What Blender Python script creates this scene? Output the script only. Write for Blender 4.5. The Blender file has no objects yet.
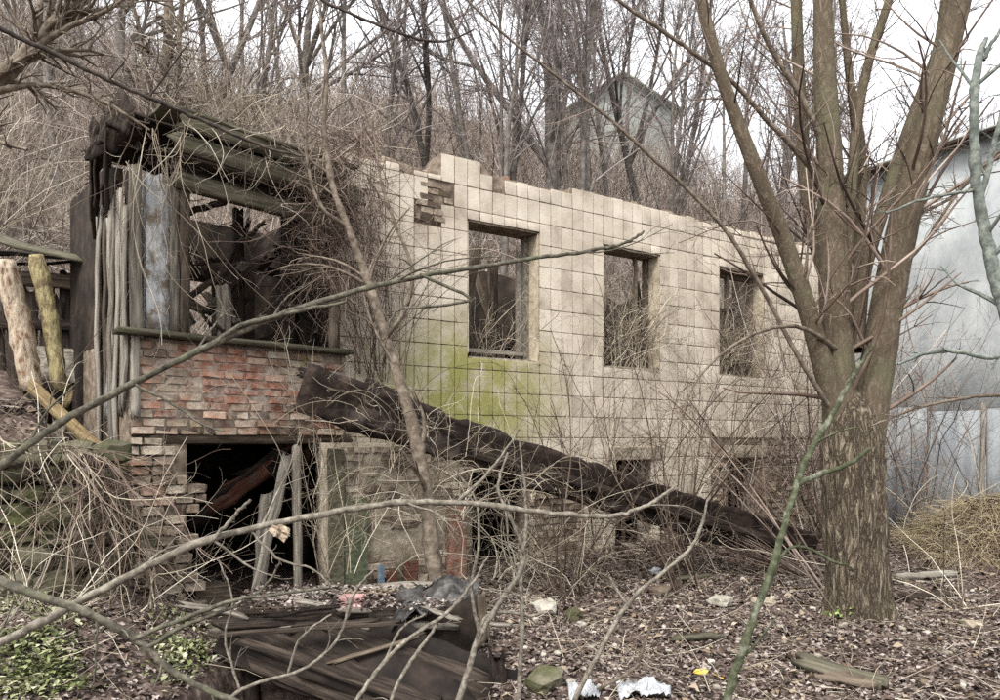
import bpy, bmesh, math, random
import numpy as np
from mathutils import Vector, Matrix, noise as mnoise

random.seed(7)
rng = np.random.default_rng(11)
SC = bpy.context.scene
COL = SC.collection
R = math.radians

# ------------------------------------------------------------------ camera
F, HC = 722.0, 1.65                      # focal length in px of a 1000 px wide picture, eye height
cam = bpy.data.cameras.new('camera')
cam.lens = F * 36 / 1000
cam.sensor_width = 36
cam.shift_y = 0.09
cam.clip_start = 0.05
cam.clip_end = 800
camo = bpy.data.objects.new('camera', cam)
camo.location = (0, 0, HC)
camo.rotation_euler = (R(90), 0, 0)
COL.objects.link(camo)
SC.camera = camo

# ------------------------------------------------------------------ sky, sun, exposure (overcast)
SUN_EL, SUN_AZ = 52, 205                 # azimuth clockwise from +Y: light from behind the camera, a little left
world = bpy.data.worlds.new('World')
SC.world = world
world.use_nodes = True
wn, wl = world.node_tree.nodes, world.node_tree.links
bg = wn['Background']
sky = wn.new('ShaderNodeTexSky')
sky.sky_type = 'NISHITA'
sky.sun_disc = False
sky.sun_elevation = R(SUN_EL)
sky.sun_rotation = R(SUN_AZ)
sky.dust_density = 6.0
sky.air_density = 1.0
hsv = wn.new('ShaderNodeHueSaturation')
hsv.inputs['Saturation'].default_value = 0.22
hsv.inputs['Value'].default_value = 1.0
wl.new(sky.outputs[0], hsv.inputs['Color'])
mixs = wn.new('ShaderNodeMix'); mixs.data_type = 'RGBA'
tcw = wn.new('ShaderNodeTexCoord')
nzw = wn.new('ShaderNodeTexNoise')
nzw.inputs['Scale'].default_value = 2.2
nzw.inputs['Detail'].default_value = 6
wl.new(tcw.outputs['Generated'], nzw.inputs['Vector'])
wl.new(nzw.outputs['Fac'], mixs.inputs[0])
wl.new(hsv.outputs[0], mixs.inputs[6])
mixs.inputs[7].default_value = (11.0, 11.3, 11.7, 1)       # cloud cover
wl.new(mixs.outputs[2], bg.inputs['Color'])
bg.inputs['Strength'].default_value = 0.1

sl = bpy.data.lights.new('sun', 'SUN')
sl.energy = 1.5
sl.angle = R(24)
sl.color = (1.0, 0.97, 0.92)
so = bpy.data.objects.new('sun', sl)
so.rotation_euler = (R(90 - SUN_EL), 0, R(180 - SUN_AZ))
COL.objects.link(so)

SC.view_settings.view_transform = 'Standard'
SC.view_settings.look = 'None'
SC.view_settings.exposure = 1.22
SC.view_settings.gamma = 1.0
SC.view_settings.use_curve_mapping = False
SC.cycles.max_bounces = 6
SC.cycles.diffuse_bounces = 2
SC.cycles.use_denoising = False

# ------------------------------------------------------------------ helpers
def W(px, py, Y):
    return Vector(((px - 500) / F * Y, Y, HC - (py - 440) / F * Y))

def c(h, k=1.0):
    v = [int(h[i:i + 2], 16) / 255 for i in (1, 3, 5)]
    v = [(x / 12.92 if x <= .04045 else ((x + .055) / 1.055) ** 2.4) * k for x in v]
    return (*v, 1)

WL = {}                                   # world location of objects whose only transform is a translation

def thing(name, label, cat, loc=(0, 0, 0), group=None):
    o = bpy.data.objects.new(name, None)
    o.empty_display_size = .2
    COL.objects.link(o)
    o.location = loc
    WL[o] = Vector(loc)
    o['label'] = label
    o['category'] = cat
    if group: o['group'] = group
    return o

def tag(o, label=None, cat=None, group=None, kind=None):
    if label: o['label'] = label
    if cat: o['category'] = cat
    if group: o['group'] = group
    if kind: o['kind'] = kind
    return o

def np_mesh(name, V, Fc, smooth=False):
    """V (n,3); Fc list of integer arrays (m,3) or (m,4)"""
    me = bpy.data.meshes.new(name)
    V = np.asarray(V, dtype=np.float32)
    Fc = [np.asarray(f, dtype=np.int32) for f in Fc if len(f)]
    me.vertices.add(len(V))
    me.vertices.foreach_set('co', V.ravel())
    loops = np.concatenate([f.ravel() for f in Fc])
    tot = np.concatenate([np.full(len(f), f.shape[1], np.int32) for f in Fc])
    start = np.concatenate([[0], np.cumsum(tot)[:-1]]).astype(np.int32)
    me.loops.add(len(loops))
    me.loops.foreach_set('vertex_index', loops)
    me.polygons.add(len(tot))
    me.polygons.foreach_set('loop_start', start)
    me.polygons.foreach_set('loop_total', tot)
    if smooth:
        me.polygons.foreach_set('use_smooth', np.ones(len(tot), bool))
    me.update(calc_edges=True)
    me.validate()
    return me

def link(name, me, mat, parent=None, M=None):
    """mesh in world coordinates (or placed by world matrix M) under parent"""
    o = bpy.data.objects.new(name, me)
    COL.objects.link(o)
    if mat and not me.materials:
        me.materials.append(mat)
    base = Vector((0, 0, 0))
    if parent is not None:
        o.parent = parent
        base = WL.get(parent, Vector((0, 0, 0)))
    if M is None:
        o.location = -base
        WL[o] = Vector((0, 0, 0))
    else:
        o.matrix_local = Matrix.Translation(-base) @ M
    return o

def struct(o):
    o['kind'] = 'structure'
    return o

# ---- tubes
def tube_arrays(P, Rd, sides):
    N, K, _ = P.shape
    T = np.empty_like(P)
    T[:, 1:-1] = P[:, 2:] - P[:, :-2]
    T[:, 0] = P[:, 1] - P[:, 0]
    T[:, -1] = P[:, -1] - P[:, -2]
    T /= np.linalg.norm(T, axis=2, keepdims=True) + 1e-9
    mean = P[:, -1] - P[:, 0]
    ref = np.zeros((N, 3))
    ref[np.arange(N), np.argmin(np.abs(mean), axis=1)] = 1
    A = np.cross(T, ref[:, None, :])
    A /= np.linalg.norm(A, axis=2, keepdims=True) + 1e-9
    B = np.cross(T, A)
    ang = np.arange(sides) * 2 * np.pi / sides
    V = P[:, :, None, :] + Rd[:, :, None, None] * (np.cos(ang)[None, None, :, None] * A[:, :, None, :] + np.sin(ang)[None, None, :, None] * B[:, :, None, :])
    V = V.reshape(-1, 3)
    i = np.arange(N)[:, None, None] * K * sides
    k = np.arange(K - 1)[None, :, None] * sides
    s = np.arange(sides)[None, None, :]
    s2 = (s + 1) % sides
    q = np.stack([i + k + s, i + k + s2, i + k + sides + s2, i + k + sides + s], -1).reshape(-1, 4)
    return V, q

def tubes_mesh(name, groups, caps=True):
    """groups: list of (P (N,K,3), R (N,K), sides)"""
    Vs, Qs, off = [], [], 0
    for P, Rd, sd in groups:
        P = np.asarray(P, float); Rd = np.asarray(Rd, float)
        V, q = tube_arrays(P, Rd, sd)
        Vs.append(V); Qs.append(q + off); off += len(V)
    return np_mesh(name, np.concatenate(Vs), Qs, smooth=True)

def unit(v):
    return v / (np.linalg.norm(v, axis=-1, keepdims=True) + 1e-9)

def strands(st, di, ln, K, wob, grav, r0, r1):
    st = np.asarray(st, float); N = len(st)
    di = unit(np.asarray(di, float) + np.zeros((N, 3)))
    ln = np.asarray(ln, float) + np.zeros(N)
    P = np.empty((N, K, 3)); P[:, 0] = st
    d = di.copy()
    drift = rng.normal(0, 1, (N, 3))
    for k in range(1, K):
        drift = .6 * drift + .8 * rng.normal(0, 1, (N, 3))
        d = d + drift * wob
        d[:, 2] -= grav
        d = unit(d)
        P[:, k] = P[:, k - 1] + d * (ln / (K - 1))[:, None]
    t = np.linspace(0, 1, K)
    Rd = np.asarray(r0, float).reshape(-1, 1) * (1 - t) + np.asarray(r1, float).reshape(-1, 1) * t
    Rd = np.broadcast_to(Rd, (N, K)).copy()
    return P, Rd

def kids(P, Rd, per, ta, tb, ang, lratio, K, wob, grav, rr=.6, rmin=.002, up=0.0):
    N, K0, _ = P.shape
    idx = np.repeat(np.arange(N), per)
    n = len(idx)
    t = rng.uniform(ta, tb, n) * (K0 - 1)
    k = np.minimum(t.astype(int), K0 - 2)
    f = (t - k)[:, None]
    a, b = P[idx, k], P[idx, k + 1]
    st = a * (1 - f) + b * f
    tan = unit(b - a)
    perp = unit(np.cross(tan, rng.normal(0, 1, (n, 3))))
    an = rng.normal(ang, ang * .25, n)[:, None]
    di = tan * np.cos(an) + perp * np.sin(an)
    di[:, 2] += up
    plen = np.linalg.norm(np.diff(P, axis=1), axis=2).sum(1)[idx]
    ln = plen * lratio * rng.uniform(.55, 1.25, n) * (1.15 - .6 * t / (K0 - 1))
    rp = Rd[idx, k] * (1 - f[:, 0]) + Rd[idx, k + 1] * f[:, 0]
    r0 = np.maximum(rp * rr, rmin)
    return strands(st, di, ln, K, wob, grav, r0, np.maximum(r0 * .35, rmin * .6))

def spline(pts, n):
    """catmull-rom through pts (list of tuples, any dim) -> (n, dim)"""
    p = np.asarray(pts, float)
    p = np.vstack([2 * p[0] - p[1], p, 2 * p[-1] - p[-2]])
    m = len(p) - 3
    out = []
    for u in np.linspace(0, m - 1e-6, n):
        i = int(u); t = u - i
        a, b, cc, d = p[i:i + 4]
        out.append(.5 * ((2 * b) + (-a + cc) * t + (2 * a - 5 * b + 4 * cc - d) * t * t + (-a + 3 * b - 3 * cc + d) * t ** 3))
    return np.array(out)

def path(pix, n=24, wig=0.0):
    """pix: list of (px, py, depth, width in px) -> P (1,n,3), R (1,n)"""
    q = spline(pix, n)
    P = np.array([W(a, b, Y) for a, b, Y, w in q])
    Rd = np.maximum(q[:, 3] * q[:, 2] / F / 2, .0012)
    if wig:
        P += np.cumsum(rng.normal(0, wig, P.shape), 0) * .3 + rng.normal(0, wig, P.shape) * .5
    return P[None], Rd[None]

# ---- boxes and planks
CUBEV = np.array([(x, y, z) for x in (-.5, .5) for y in (-.5, .5) for z in (-.5, .5)], float)
CUBEF = np.array([(0, 1, 3, 2), (4, 6, 7, 5), (0, 4, 5, 1), (2, 3, 7, 6), (0, 2, 6, 4), (1, 5, 7, 3)])

def worn_block(name, jit=.04, bev=.06, seed=0):
    """unit block with worn edges (24 corners), for bricks / tiles / stones"""
    rs = np.random.default_rng(seed)
    bm = bmesh.new()
    bmesh.ops.create_cube(bm, size=1)
    bmesh.ops.bevel(bm, geom=bm.edges[:], offset=bev, segments=1, affect='EDGES')
    for v in bm.verts:
        v.co += Vector(rs.normal(0, jit, 3))
    me = bpy.data.meshes.new(name)
    bm.to_mesh(me); bm.free()
    return me

def rock_mesh(name, seed=0, amp=.22, sub=2):
    rs = np.random.default_rng(seed)
    bm = bmesh.new()
    bmesh.ops.create_icosphere(bm, subdivisions=sub, radius=.5)
    for v in bm.verts:
        d = v.co.normalized()
        m = max(abs(d.x), abs(d.y), abs(d.z))
        v.co = d * (.5 / (m ** .7)) * .85
        v.co *= 1 + rs.normal(0, amp * .35)
    me = bpy.data.meshes.new(name)
    bm.to_mesh(me); bm.free()
    return me

def plank_mesh(name, L, w, t, seed=0, segs=8, warp=.01, ragged=.02):
    """board along +X from 0 to L, centred in Y/Z, splintered ends"""
    rs = np.random.default_rng(seed)
    V, Q = [], []
    n = segs + 1
    wz = np.cumsum(rs.normal(0, warp, n)); wy = np.cumsum(rs.normal(0, warp, n))
    wz -= np.linspace(wz[0], wz[-1], n); wy -= np.linspace(wy[0], wy[-1], n)
    prof = [(-.5, -.5), (-.12, -.5), (.2, -.5), (.5, -.5), (.5, .5), (.2, .5), (-.12, .5), (-.5, .5)]
    m = len(prof)
    endj = rs.uniform(-1, 1, (2, m)) * ragged
    endj[:, 4:] = endj[:, 3::-1]
    for i in range(n):
        x = L * i / segs
        ww = w * (1 + rs.normal(0, .02))
        for j, (a, b) in enumerate(prof):
            xx = x + (endj[0, j] if i == 0 else endj[1, j] if i == n - 1 else 0)
            V.append((xx, wy[i] + a * ww, wz[i] + b * t))
    for i in range(n - 1):
        for j in range(m):
            j2 = (j + 1) % m
            Q.append((i * m + j, (i + 1) * m + j, (i + 1) * m + j2, i * m + j2))
    e = (n - 1) * m
    for (a, b, cc, d) in ((0, 1, 6, 7), (1, 2, 5, 6), (2, 3, 4, 5)):
        Q.append((a, b, cc, d)); Q.append((e + d, e + cc, e + b, e + a))
    return np_mesh(name, V, [np.array(Q)])

_pk = [0]
def plank(name, p0, p1, w, t, mat, parent=None, face=(0, -1, 0), warp=.008, ragged=.03, segs=8):
    """board from p0 to p1; its broad face looks along `face`"""
    _pk[0] += 1
    p0, p1 = Vector(p0), Vector(p1)
    L = (p1 - p0).length
    X = (p1 - p0) / L
    Z = Vector(face); Z = (Z - X * Z.dot(X)).normalized()
    Y = Z.cross(X)
    M = Matrix((X, Y, Z)).transposed().to_4x4()
    M.translation = p0
    return link(name, plank_mesh(name, L, w, t, _pk[0], segs, warp, ragged), mat, parent, M)

def basis(o, X, Yv, Zv):
    M = Matrix((Vector(X), Vector(Yv), Vector(Zv))).transposed().to_4x4()
    M.translation = Vector(o)
    return M

def grid_wall(name, us, zs, solid, thick, O, U, N, mat, parent, top=None):
    """slab with openings: cells of the us x zs grid where solid(u,z); front at n=0, back at n=thick; no inner faces"""
    O = Vector(O); U = Vector(U); N = Vector(N)
    nu, nz = len(us), len(zs)
    V, idx = [], {}
    def vid(i, j, k):
        if (i, j, k) not in idx:
            z = zs[j]
            if top is not None and j == nz - 1: z = top(us[i])
            p = O + U * us[i] + N * (thick * k); p.z = z
            idx[(i, j, k)] = len(V); V.append(p)
        return idx[(i, j, k)]
    S = [[solid((us[i] + us[i + 1]) / 2, (zs[j] + zs[j + 1]) / 2) for j in range(nz - 1)] for i in range(nu - 1)]
    Q = []
    g = lambda i, j: 0 <= i < nu - 1 and 0 <= j < nz - 1 and S[i][j]
    for i in range(nu - 1):
        for j in range(nz - 1):
            if not S[i][j]: continue
            Q.append((vid(i, j, 0), vid(i + 1, j, 0), vid(i + 1, j + 1, 0), vid(i, j + 1, 0)))
            Q.append((vid(i + 1, j, 1), vid(i, j, 1), vid(i, j + 1, 1), vid(i + 1, j + 1, 1)))
            if not g(i - 1, j): Q.append((vid(i, j, 1), vid(i, j, 0), vid(i, j + 1, 0), vid(i, j + 1, 1)))
            if not g(i + 1, j): Q.append((vid(i + 1, j, 0), vid(i + 1, j, 1), vid(i + 1, j + 1, 1), vid(i + 1, j + 1, 0)))
            if not g(i, j - 1): Q.append((vid(i, j, 1), vid(i + 1, j, 1), vid(i + 1, j, 0), vid(i, j, 0)))
            if not g(i, j + 1): Q.append((vid(i, j + 1, 0), vid(i + 1, j + 1, 0), vid(i + 1, j + 1, 1), vid(i, j + 1, 1)))
    return link(name, np_mesh(name, [tuple(v) for v in V], [np.array(Q)]), mat, parent)

# ------------------------------------------------------------------ materials
def mat(name, ramp, scale=8, detail=6, rough=.9, bump=.3, bumpscale=None, rand=None, randv=.35, stretch=(1, 1, 1),
        coords='world', moss=None, mosscale=1.5, mosst=(.5, .62), dirt=None, dirtscale=.8, dirtt=(.45, .7), spec=.2, sat=None, ridge=0, mosspos=None):
    """ramp: list of (pos, colour) driven by noise; rand: 'object' or 'island' scales the value / shifts the ramp; moss / dirt: overlay colours by a larger noise"""
    m = bpy.data.materials.new(name)
    m.use_nodes = True
    nt = m.node_tree; n, l = nt.nodes, nt.links
    b = n['Principled BSDF']
    b.inputs['Roughness'].default_value = rough
    b.inputs['Specular IOR Level'].default_value = spec
    if coords == 'world':
        g = n.new('ShaderNodeNewGeometry'); vec = g.outputs['Position']
    else:
        g = n.new('ShaderNodeTexCoord'); oi0 = n.new('ShaderNodeObjectInfo')
        ad = n.new('ShaderNodeVectorMath'); ad.operation = 'ADD'
        l.new(g.outputs['Object'], ad.inputs[0]); l.new(oi0.outputs['Location'], ad.inputs[1]); vec = ad.outputs[0]
    mp = n.new('ShaderNodeMapping'); mp.inputs['Scale'].default_value = stretch
    l.new(vec, mp.inputs[0])
    nz = n.new('ShaderNodeTexNoise'); nz.inputs['Scale'].default_value = scale; nz.inputs['Detail'].default_value = min(detail, 5)
    nz.inputs['Roughness'].default_value = .65
    l.new(mp.outputs[0], nz.inputs['Vector'])
    fac = nz.outputs['Fac']
    if ridge:                                        # bark: plates parted by narrow winding furrows
        nz.inputs['Distortion'].default_value = .6
        r1 = n.new('ShaderNodeMath'); r1.operation = 'SUBTRACT'; r1.inputs[1].default_value = .5; l.new(fac, r1.inputs[0])
        r2 = n.new('ShaderNodeMath'); r2.operation = 'ABSOLUTE'; l.new(r1.outputs[0], r2.inputs[0])
        r3 = n.new('ShaderNodeMath'); r3.operation = 'MULTIPLY'; r3.inputs[1].default_value = ridge; r3.use_clamp = True; l.new(r2.outputs[0], r3.inputs[0])
        fac = r3.outputs[0]
    if rand:
        if rand == 'object':
            oi = n.new('ShaderNodeObjectInfo'); rv = oi.outputs['Random']
        else:
            gi = n.new('ShaderNodeNewGeometry'); rv = gi.outputs['Random Per Island']
        ma = n.new('ShaderNodeMath'); ma.operation = 'MULTIPLY_ADD'
        l.new(rv, ma.inputs[0]); ma.inputs[1].default_value = randv; ma.inputs[2].default_value = -randv / 2
        a2 = n.new('ShaderNodeMath'); a2.operation = 'ADD'
        l.new(fac, a2.inputs[0]); l.new(ma.outputs[0], a2.inputs[1]); fac2 = a2.outputs[0]
    else:
        fac2 = fac
    cr = n.new('ShaderNodeValToRGB')
    el = cr.color_ramp.elements
    while len(el) < len(ramp): el.new(.5)
    for e, (p, col) in zip(el, ramp):
        e.position = p; e.color = col
    l.new(fac2, cr.inputs[0])
    colr = cr.outputs[0]
    def overlay(colr, colour, sc, th, seedoff):
        z = n.new('ShaderNodeTexNoise'); z.inputs['Scale'].default_value = sc; z.inputs['Detail'].default_value = 5
        z.inputs['Roughness'].default_value = .7
        o = n.new('ShaderNodeVectorMath'); o.operation = 'ADD'; o.inputs[1].default_value = (seedoff, seedoff * .7, seedoff * 1.3)
        l.new(vec, o.inputs[0]); l.new(o.outputs[0], z.inputs['Vector'])
        mr = n.new('ShaderNodeMapRange'); mr.inputs['From Min'].default_value = th[0]; mr.inputs['From Max'].default_value = th[1]
        l.new(z.outputs['Fac'], mr.inputs['Value'])
        mx = n.new('ShaderNodeMix'); mx.data_type = 'RGBA'
        l.new(mr.outputs[0], mx.inputs[0]); l.new(colr, mx.inputs[6]); mx.inputs[7].default_value = colour
        return mx.outputs[2], mr
    if dirt: colr, _ = overlay(colr, dirt, dirtscale, dirtt, 7.3)
    if moss:
        colr, mr = overlay(colr, moss, mosscale, mosst, 21.7)
        if mosspos:                                  # a stain with its own place: centre and radius in the world
            ctr, rad = mosspos
            gg = n.new('ShaderNodeNewGeometry')
            sb = n.new('ShaderNodeVectorMath'); sb.operation = 'SUBTRACT'; sb.inputs[1].default_value = ctr
            l.new(gg.outputs['Position'], sb.inputs[0])
            dv = n.new('ShaderNodeVectorMath'); dv.operation = 'DIVIDE'; dv.inputs[1].default_value = rad
            l.new(sb.outputs[0], dv.inputs[0])
            le = n.new('ShaderNodeVectorMath'); le.operation = 'LENGTH'
            l.new(dv.outputs[0], le.inputs[0])
            m2 = n.new('ShaderNodeMapRange'); m2.inputs['From Min'].default_value = .35; m2.inputs['From Max'].default_value = 1.0
            m2.inputs['To Min'].default_value = 1; m2.inputs['To Max'].default_value = 0
            l.new(le.outputs['Value'], m2.inputs['Value'])
            mu = n.new('ShaderNodeMath'); mu.operation = 'MULTIPLY'
            l.new(mr.outputs[0], mu.inputs[0]); l.new(m2.outputs[0], mu.inputs[1])
            l.new(mu.outputs[0], colr.node.inputs[0])
    l.new(colr, b.inputs['Base Color'])
    if bump:
        hz = fac
        if bumpscale:
            z2 = n.new('ShaderNodeTexNoise'); z2.inputs['Scale'].default_value = bumpscale; z2.inputs['Detail'].default_value = 4
            l.new(mp.outputs[0], z2.inputs['Vector']); hz = z2.outputs['Fac']
        bp = n.new('ShaderNodeBump'); bp.inputs['Strength'].default_value = bump; bp.inputs['Distance'].default_value = .02
        l.new(hz, bp.inputs['Height']); l.new(bp.outputs[0], b.inputs['Normal'])
    return m

MT = {}
MT['soil'] = mat('leafy_soil', [(.3, c('#2a2320')), (.5, c('#54463f')), (.7, c('#85766d'))], 14, 10, bump=.8, moss=c('#4c5030'), mosst=(.6, .75), mosscale=.7)
MT['hill'] = mat('hill_soil', [(.3, c('#483f39')), (.5, c('#73675d')), (.7, c('#91857a'))], 3, 10, bump=.8)
MT['leaf'] = mat('dead_leaf', [(.12, c('#2f2723')), (.38, c('#584b44')), (.62, c('#766963')), (.8, c('#8c807a')), (.97, c('#a59a92'))], 3, 2, rand='island', randv=1.0, bump=0, rough=.75)
MT['straw'] = mat('dry_stalk', [(.2, c('#6e604b')), (.5, c('#aa9a7c')), (.8, c('#d4c6a2'))], 3, 2, rand='island', randv=.9, bump=0)
MT['weed'] = mat('weed_leaf', [(.15, c('#454a2c')), (.45, c('#6c7348')), (.7, c('#929570')), (.9, c('#b9b699'))], 3, 2, rand='island', randv=.9, bump=0, rough=.6)
MT['brush'] = mat('brush_twig', [(.15, c('#4c433d')), (.45, c('#8a7b71')), (.7, c('#afa196')), (.95, c('#d0c5ba'))], .6, 3, rand='island', randv=.8, bump=0)
MT['vine'] = mat('dry_vine', [(.15, c('#4a4036')), (.45, c('#8c7f70')), (.7, c('#b5a994')), (.95, c('#d8cfbd'))], 2, 3, rand='island', randv=.9, bump=0)
MT['vine_dark'] = mat('brown_vine', [(.15, c('#332822')), (.45, c('#64544a')), (.75, c('#8d7c70')), (.95, c('#b3a497'))], 2, 3, rand='island', randv=.8, bump=0)
MT['vine_black'] = mat('dark_twig', [(.15, c('#241d19')), (.45, c('#463a32')), (.75, c('#6a5b50')), (.95, c('#8f8074'))], 2, 3, rand='island', randv=.8, bump=0)
MT['bark_bg'] = mat('hill_tree_bark', [(.25, c('#3a3532')), (.5, c('#625b55')), (.75, c('#868079'))], 6, 6, rand='object', randv=.25, bump=.4)
MT['twig_bg'] = mat('hill_tree_twig', [(.2, c('#544b49')), (.5, c('#857976')), (.8, c('#aca09b'))], 2, 3, rand='island', randv=.5, bump=0)
MT['bark'] = mat('willow_bark', [(.0, c('#52483b')), (.3, c('#675c4d')), (.6, c('#756a5a')), (1.0, c('#847968'))], 15, 5, bump=.5, stretch=(1.2, 1.2, .5), ridge=3, moss=c('#606048'), mosscale=1.2, mosst=(.52, .75))
MT['bark_old'] = mat('furrowed_bark', [(.0, c('#362e26')), (.25, c('#5b5043')), (.6, c('#736858')), (1.0, c('#867b6a'))], 13, 4, bump=1.0, stretch=(1.5, 1.5, .3), ridge=7, moss=c('#55533e'), mosscale=1.0, mosst=(.58, .8))
MT['branch'] = mat('branch_bark', [(.3, c('#302e28')), (.5, c('#524e44')), (.7, c('#787264'))], 30, 8, bump=.4, moss=c('#5a5c48'), mosscale=9, mosst=(.5, .7))
MT['branch_pale'] = mat('pale_branch_bark', [(.3, c('#4a443c')), (.5, c('#736c61')), (.7, c('#9c9487'))], 30, 8, bump=.4)
MT['branch_dark'] = mat('dark_branch_bark', [(.3, c('#231e1b')), (.5, c('#3c3530')), (.7, c('#5a5149'))], 14, 8, bump=.4)
MT['branch_brown'] = mat('brown_branch_bark', [(.3, c('#3e362f')), (.5, c('#675c50')), (.7, c('#8a7f71'))], 14, 8, bump=.4)
MT['green_stem'] = mat('green_stem_bark', [(.3, c('#2d3022')), (.5, c('#474b37')), (.7, c('#696b57'))], 30, 8, bump=.3, dirt=c('#96968a'), dirtscale=5, dirtt=(.55, .7))
MT['grey_stem'] = mat('grey_green_bark', [(.3, c('#464b46')), (.5, c('#676c65')), (.7, c('#8a8e85'))], 30, 8, bump=.3)

D = Vector((.847, .531, 0)).normalized()          # along the tiled wall
N = Vector((-.531, .847, 0)).normalized()         # into the house
P0 = Vector(((385 - 500) / F * 8.29, 8.29, 0))
def S(s, n, z=0):
    p = P0 + D * s + N * n; p.z = z
    return p

MOSSC = tuple(S(1.15, 0, 2.25))
TR = [(.25, c('#95897a')), (.45, c('#b6aa99')), (.6, c('#c5baa9')), (.8, c('#d6ccbc'))]
TK = dict(bump=.12, bumpscale=30, rough=.55, spec=.35, dirt=c('#8a7d6c'), dirtscale=6, dirtt=(.6, .85), moss=c('#8d8a50'), mosscale=3.0, mosst=(.29, .54), mosspos=(MOSSC, (1.9, 1.4, 1.15)))
MT['tile'] = mat('glazed_tile', TR, 2.2, 10, rand='object', randv=.17, **TK)
MT['tile_far'] = mat('glazed_tile_rest', TR, 2.2, 10, rand='island', randv=.17, **TK)
MT['mortar'] = mat('grey_mortar', [(.3, c('#453b32')), (.5, c('#6d6053')), (.7, c('#8f8373'))], 10, 10, bump=.6)
MT['mortar_pale'] = mat('smeared_lime_mortar', [(.3, c('#6b5d50')), (.5, c('#93857a')), (.7, c('#b0a496'))], 10, 8, bump=.6, dirt=c('#7d5d4e'), dirtscale=5, dirtt=(.5, .7))
MT['plaster'] = mat('old_plaster', [(.3, c('#6b6355')), (.5, c('#978c7b')), (.7, c('#b3a998'))], 7, 12, bump=.7, bumpscale=22, moss=c('#6c6a48'), mosst=(.55, .75), dirt=c('#55493d'), dirtscale=2.2, dirtt=(.52, .72))
BR = dict(bump=.5, bumpscale=40, rand='object', rough=.95)
MT['brick_red'] = mat('red_brick', [(.25, c('#674538')), (.45, c('#8e6250')), (.6, c('#a27865')), (.8, c('#b69b88'))], 9, 10, randv=.5, dirt=c('#a5978a'), dirtscale=9, dirtt=(.44, .7), **BR)
MT['brick_pale'] = mat('lime_washed_brick', [(.25, c('#64574c')), (.45, c('#8d7f71')), (.6, c('#a19484')), (.8, c('#b9ae9f'))], 9, 10, randv=.4, dirt=c('#94705c'), dirtscale=5, dirtt=(.46, .68), moss=c('#77753f'), mosscale=2.2, mosst=(.58, .7), **BR)
MT['brick_grey'] = mat('sooty_grey_brick', [(.25, c('#55493f')), (.45, c('#807264')), (.6, c('#9a8d7d')), (.8, c('#b3a796'))], 9, 10, randv=.45, moss=c('#5d5c3a'), mosscale=2.5, mosst=(.6, .75), **BR)
MT['stone'] = mat('mossy_stone', [(.25, c('#2f2d24')), (.5, c('#524e40')), (.75, c('#756f5e'))], 7, 10, rand='object', randv=.35, bump=.8, bumpscale=20, moss=c('#434726'), mosscale=2.2, mosst=(.45, .66))
MT['rubble'] = mat('pale_rubble', [(.25, c('#6f695e')), (.5, c('#9c968a')), (.75, c('#c2bdb2'))], 7, 10, rand='object', randv=.35, bump=.8, bumpscale=20, moss=c('#666c3a'), mosscale=4, mosst=(.56, .7))
GR = dict(coords='object', stretch=(.6, 8, 8))
MT['wood_dark'] = mat('rotten_dark_wood', [(.3, c('#16120f')), (.5, c('#302823')), (.7, c('#50463d'))], 4, 10, bump=.7, rand='object', randv=.2, **GR)
MT['wood_brown'] = mat('brown_wood', [(.3, c('#2f2721')), (.5, c('#554a3f')), (.7, c('#7b6f61'))], 4, 10, bump=.7, rand='object', randv=.25, **GR)
MT['wood_grey'] = mat('weathered_grey_wood', [(.3, c('#4c463f')), (.5, c('#7f786d')), (.7, c('#a8a195'))], 4, 10, bump=.7, rand='object', randv=.25, **GR)
MT['wood_tan'] = mat('tan_wood', [(.3, c('#6e5d44')), (.5, c('#9a8763')), (.7, c('#bba985'))], 4, 10, bump=.6, rand='object', randv=.25, **GR)
MT['wood_peeled'] = mat('peeled_pale_wood', [(.36, c('#6b5848')), (.46, c('#b3a28e')), (.6, c('#cfc1ae')), (.8, c('#ddd2c2'))], 4, 10, bump=.7, dirt=c('#7e5a44'), dirtscale=9, dirtt=(.56, .66), **GR)
MT['wood_mossy'] = mat('mossy_board', [(.3, c('#343129')), (.5, c('#565244')), (.7, c('#787263'))], 4, 10, bump=.6, rand='object', randv=.2, moss=c('#54573c'), mosscale=4, mosst=(.52, .8), **GR)
MT['wood_blue'] = mat('peeling_blue_paint', [(.3, c('#707274')), (.5, c('#999b9c')), (.7, c('#b6b7b6'))], 4, 10, bump=.7, rand='object', randv=.2, dirt=c('#6b6053'), dirtscale=7, dirtt=(.46, .62), **GR)
MT['wood_green'] = mat('old_green_paint', [(.3, c('#2f3b2d')), (.5, c('#485541')), (.7, c('#667059'))], 4, 10, bump=.5, dirt=c('#6a5e4c'), dirtscale=6, dirtt=(.45, .62), **GR)
MT['wood_redbrown'] = mat('rusty_red_board', [(.3, c('#38221c')), (.5, c('#603c31')), (.7, c('#7d5a4c'))], 4, 10, bump=.6, dirt=c('#5e5048'), dirtscale=5, dirtt=(.52, .65), **GR)
MT['tar'] = mat('tarred_roof_sheet', [(.3, c('#130e0c')), (.5, c('#2a211d')), (.7, c('#463931'))], 5, 10, bump=.9, bumpscale=9, rough=.7, dirt=c('#5d4f45'), dirtscale=3, dirtt=(.58, .75))
MT['rust'] = mat('rusty_sheet', [(.3, c('#12100e')), (.5, c('#241e1a')), (.7, c('#3a302a'))], 4, 10, bump=.6, rough=.8)
MT['felt'] = mat('grey_roofing_felt', [(.3, c('#201f1e')), (.5, c('#43413f')), (.7, c('#706d6a'))], 9, 10, bump=.9, rough=.8)  # near-black felt; the light ramp end paints glints into the colour
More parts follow.
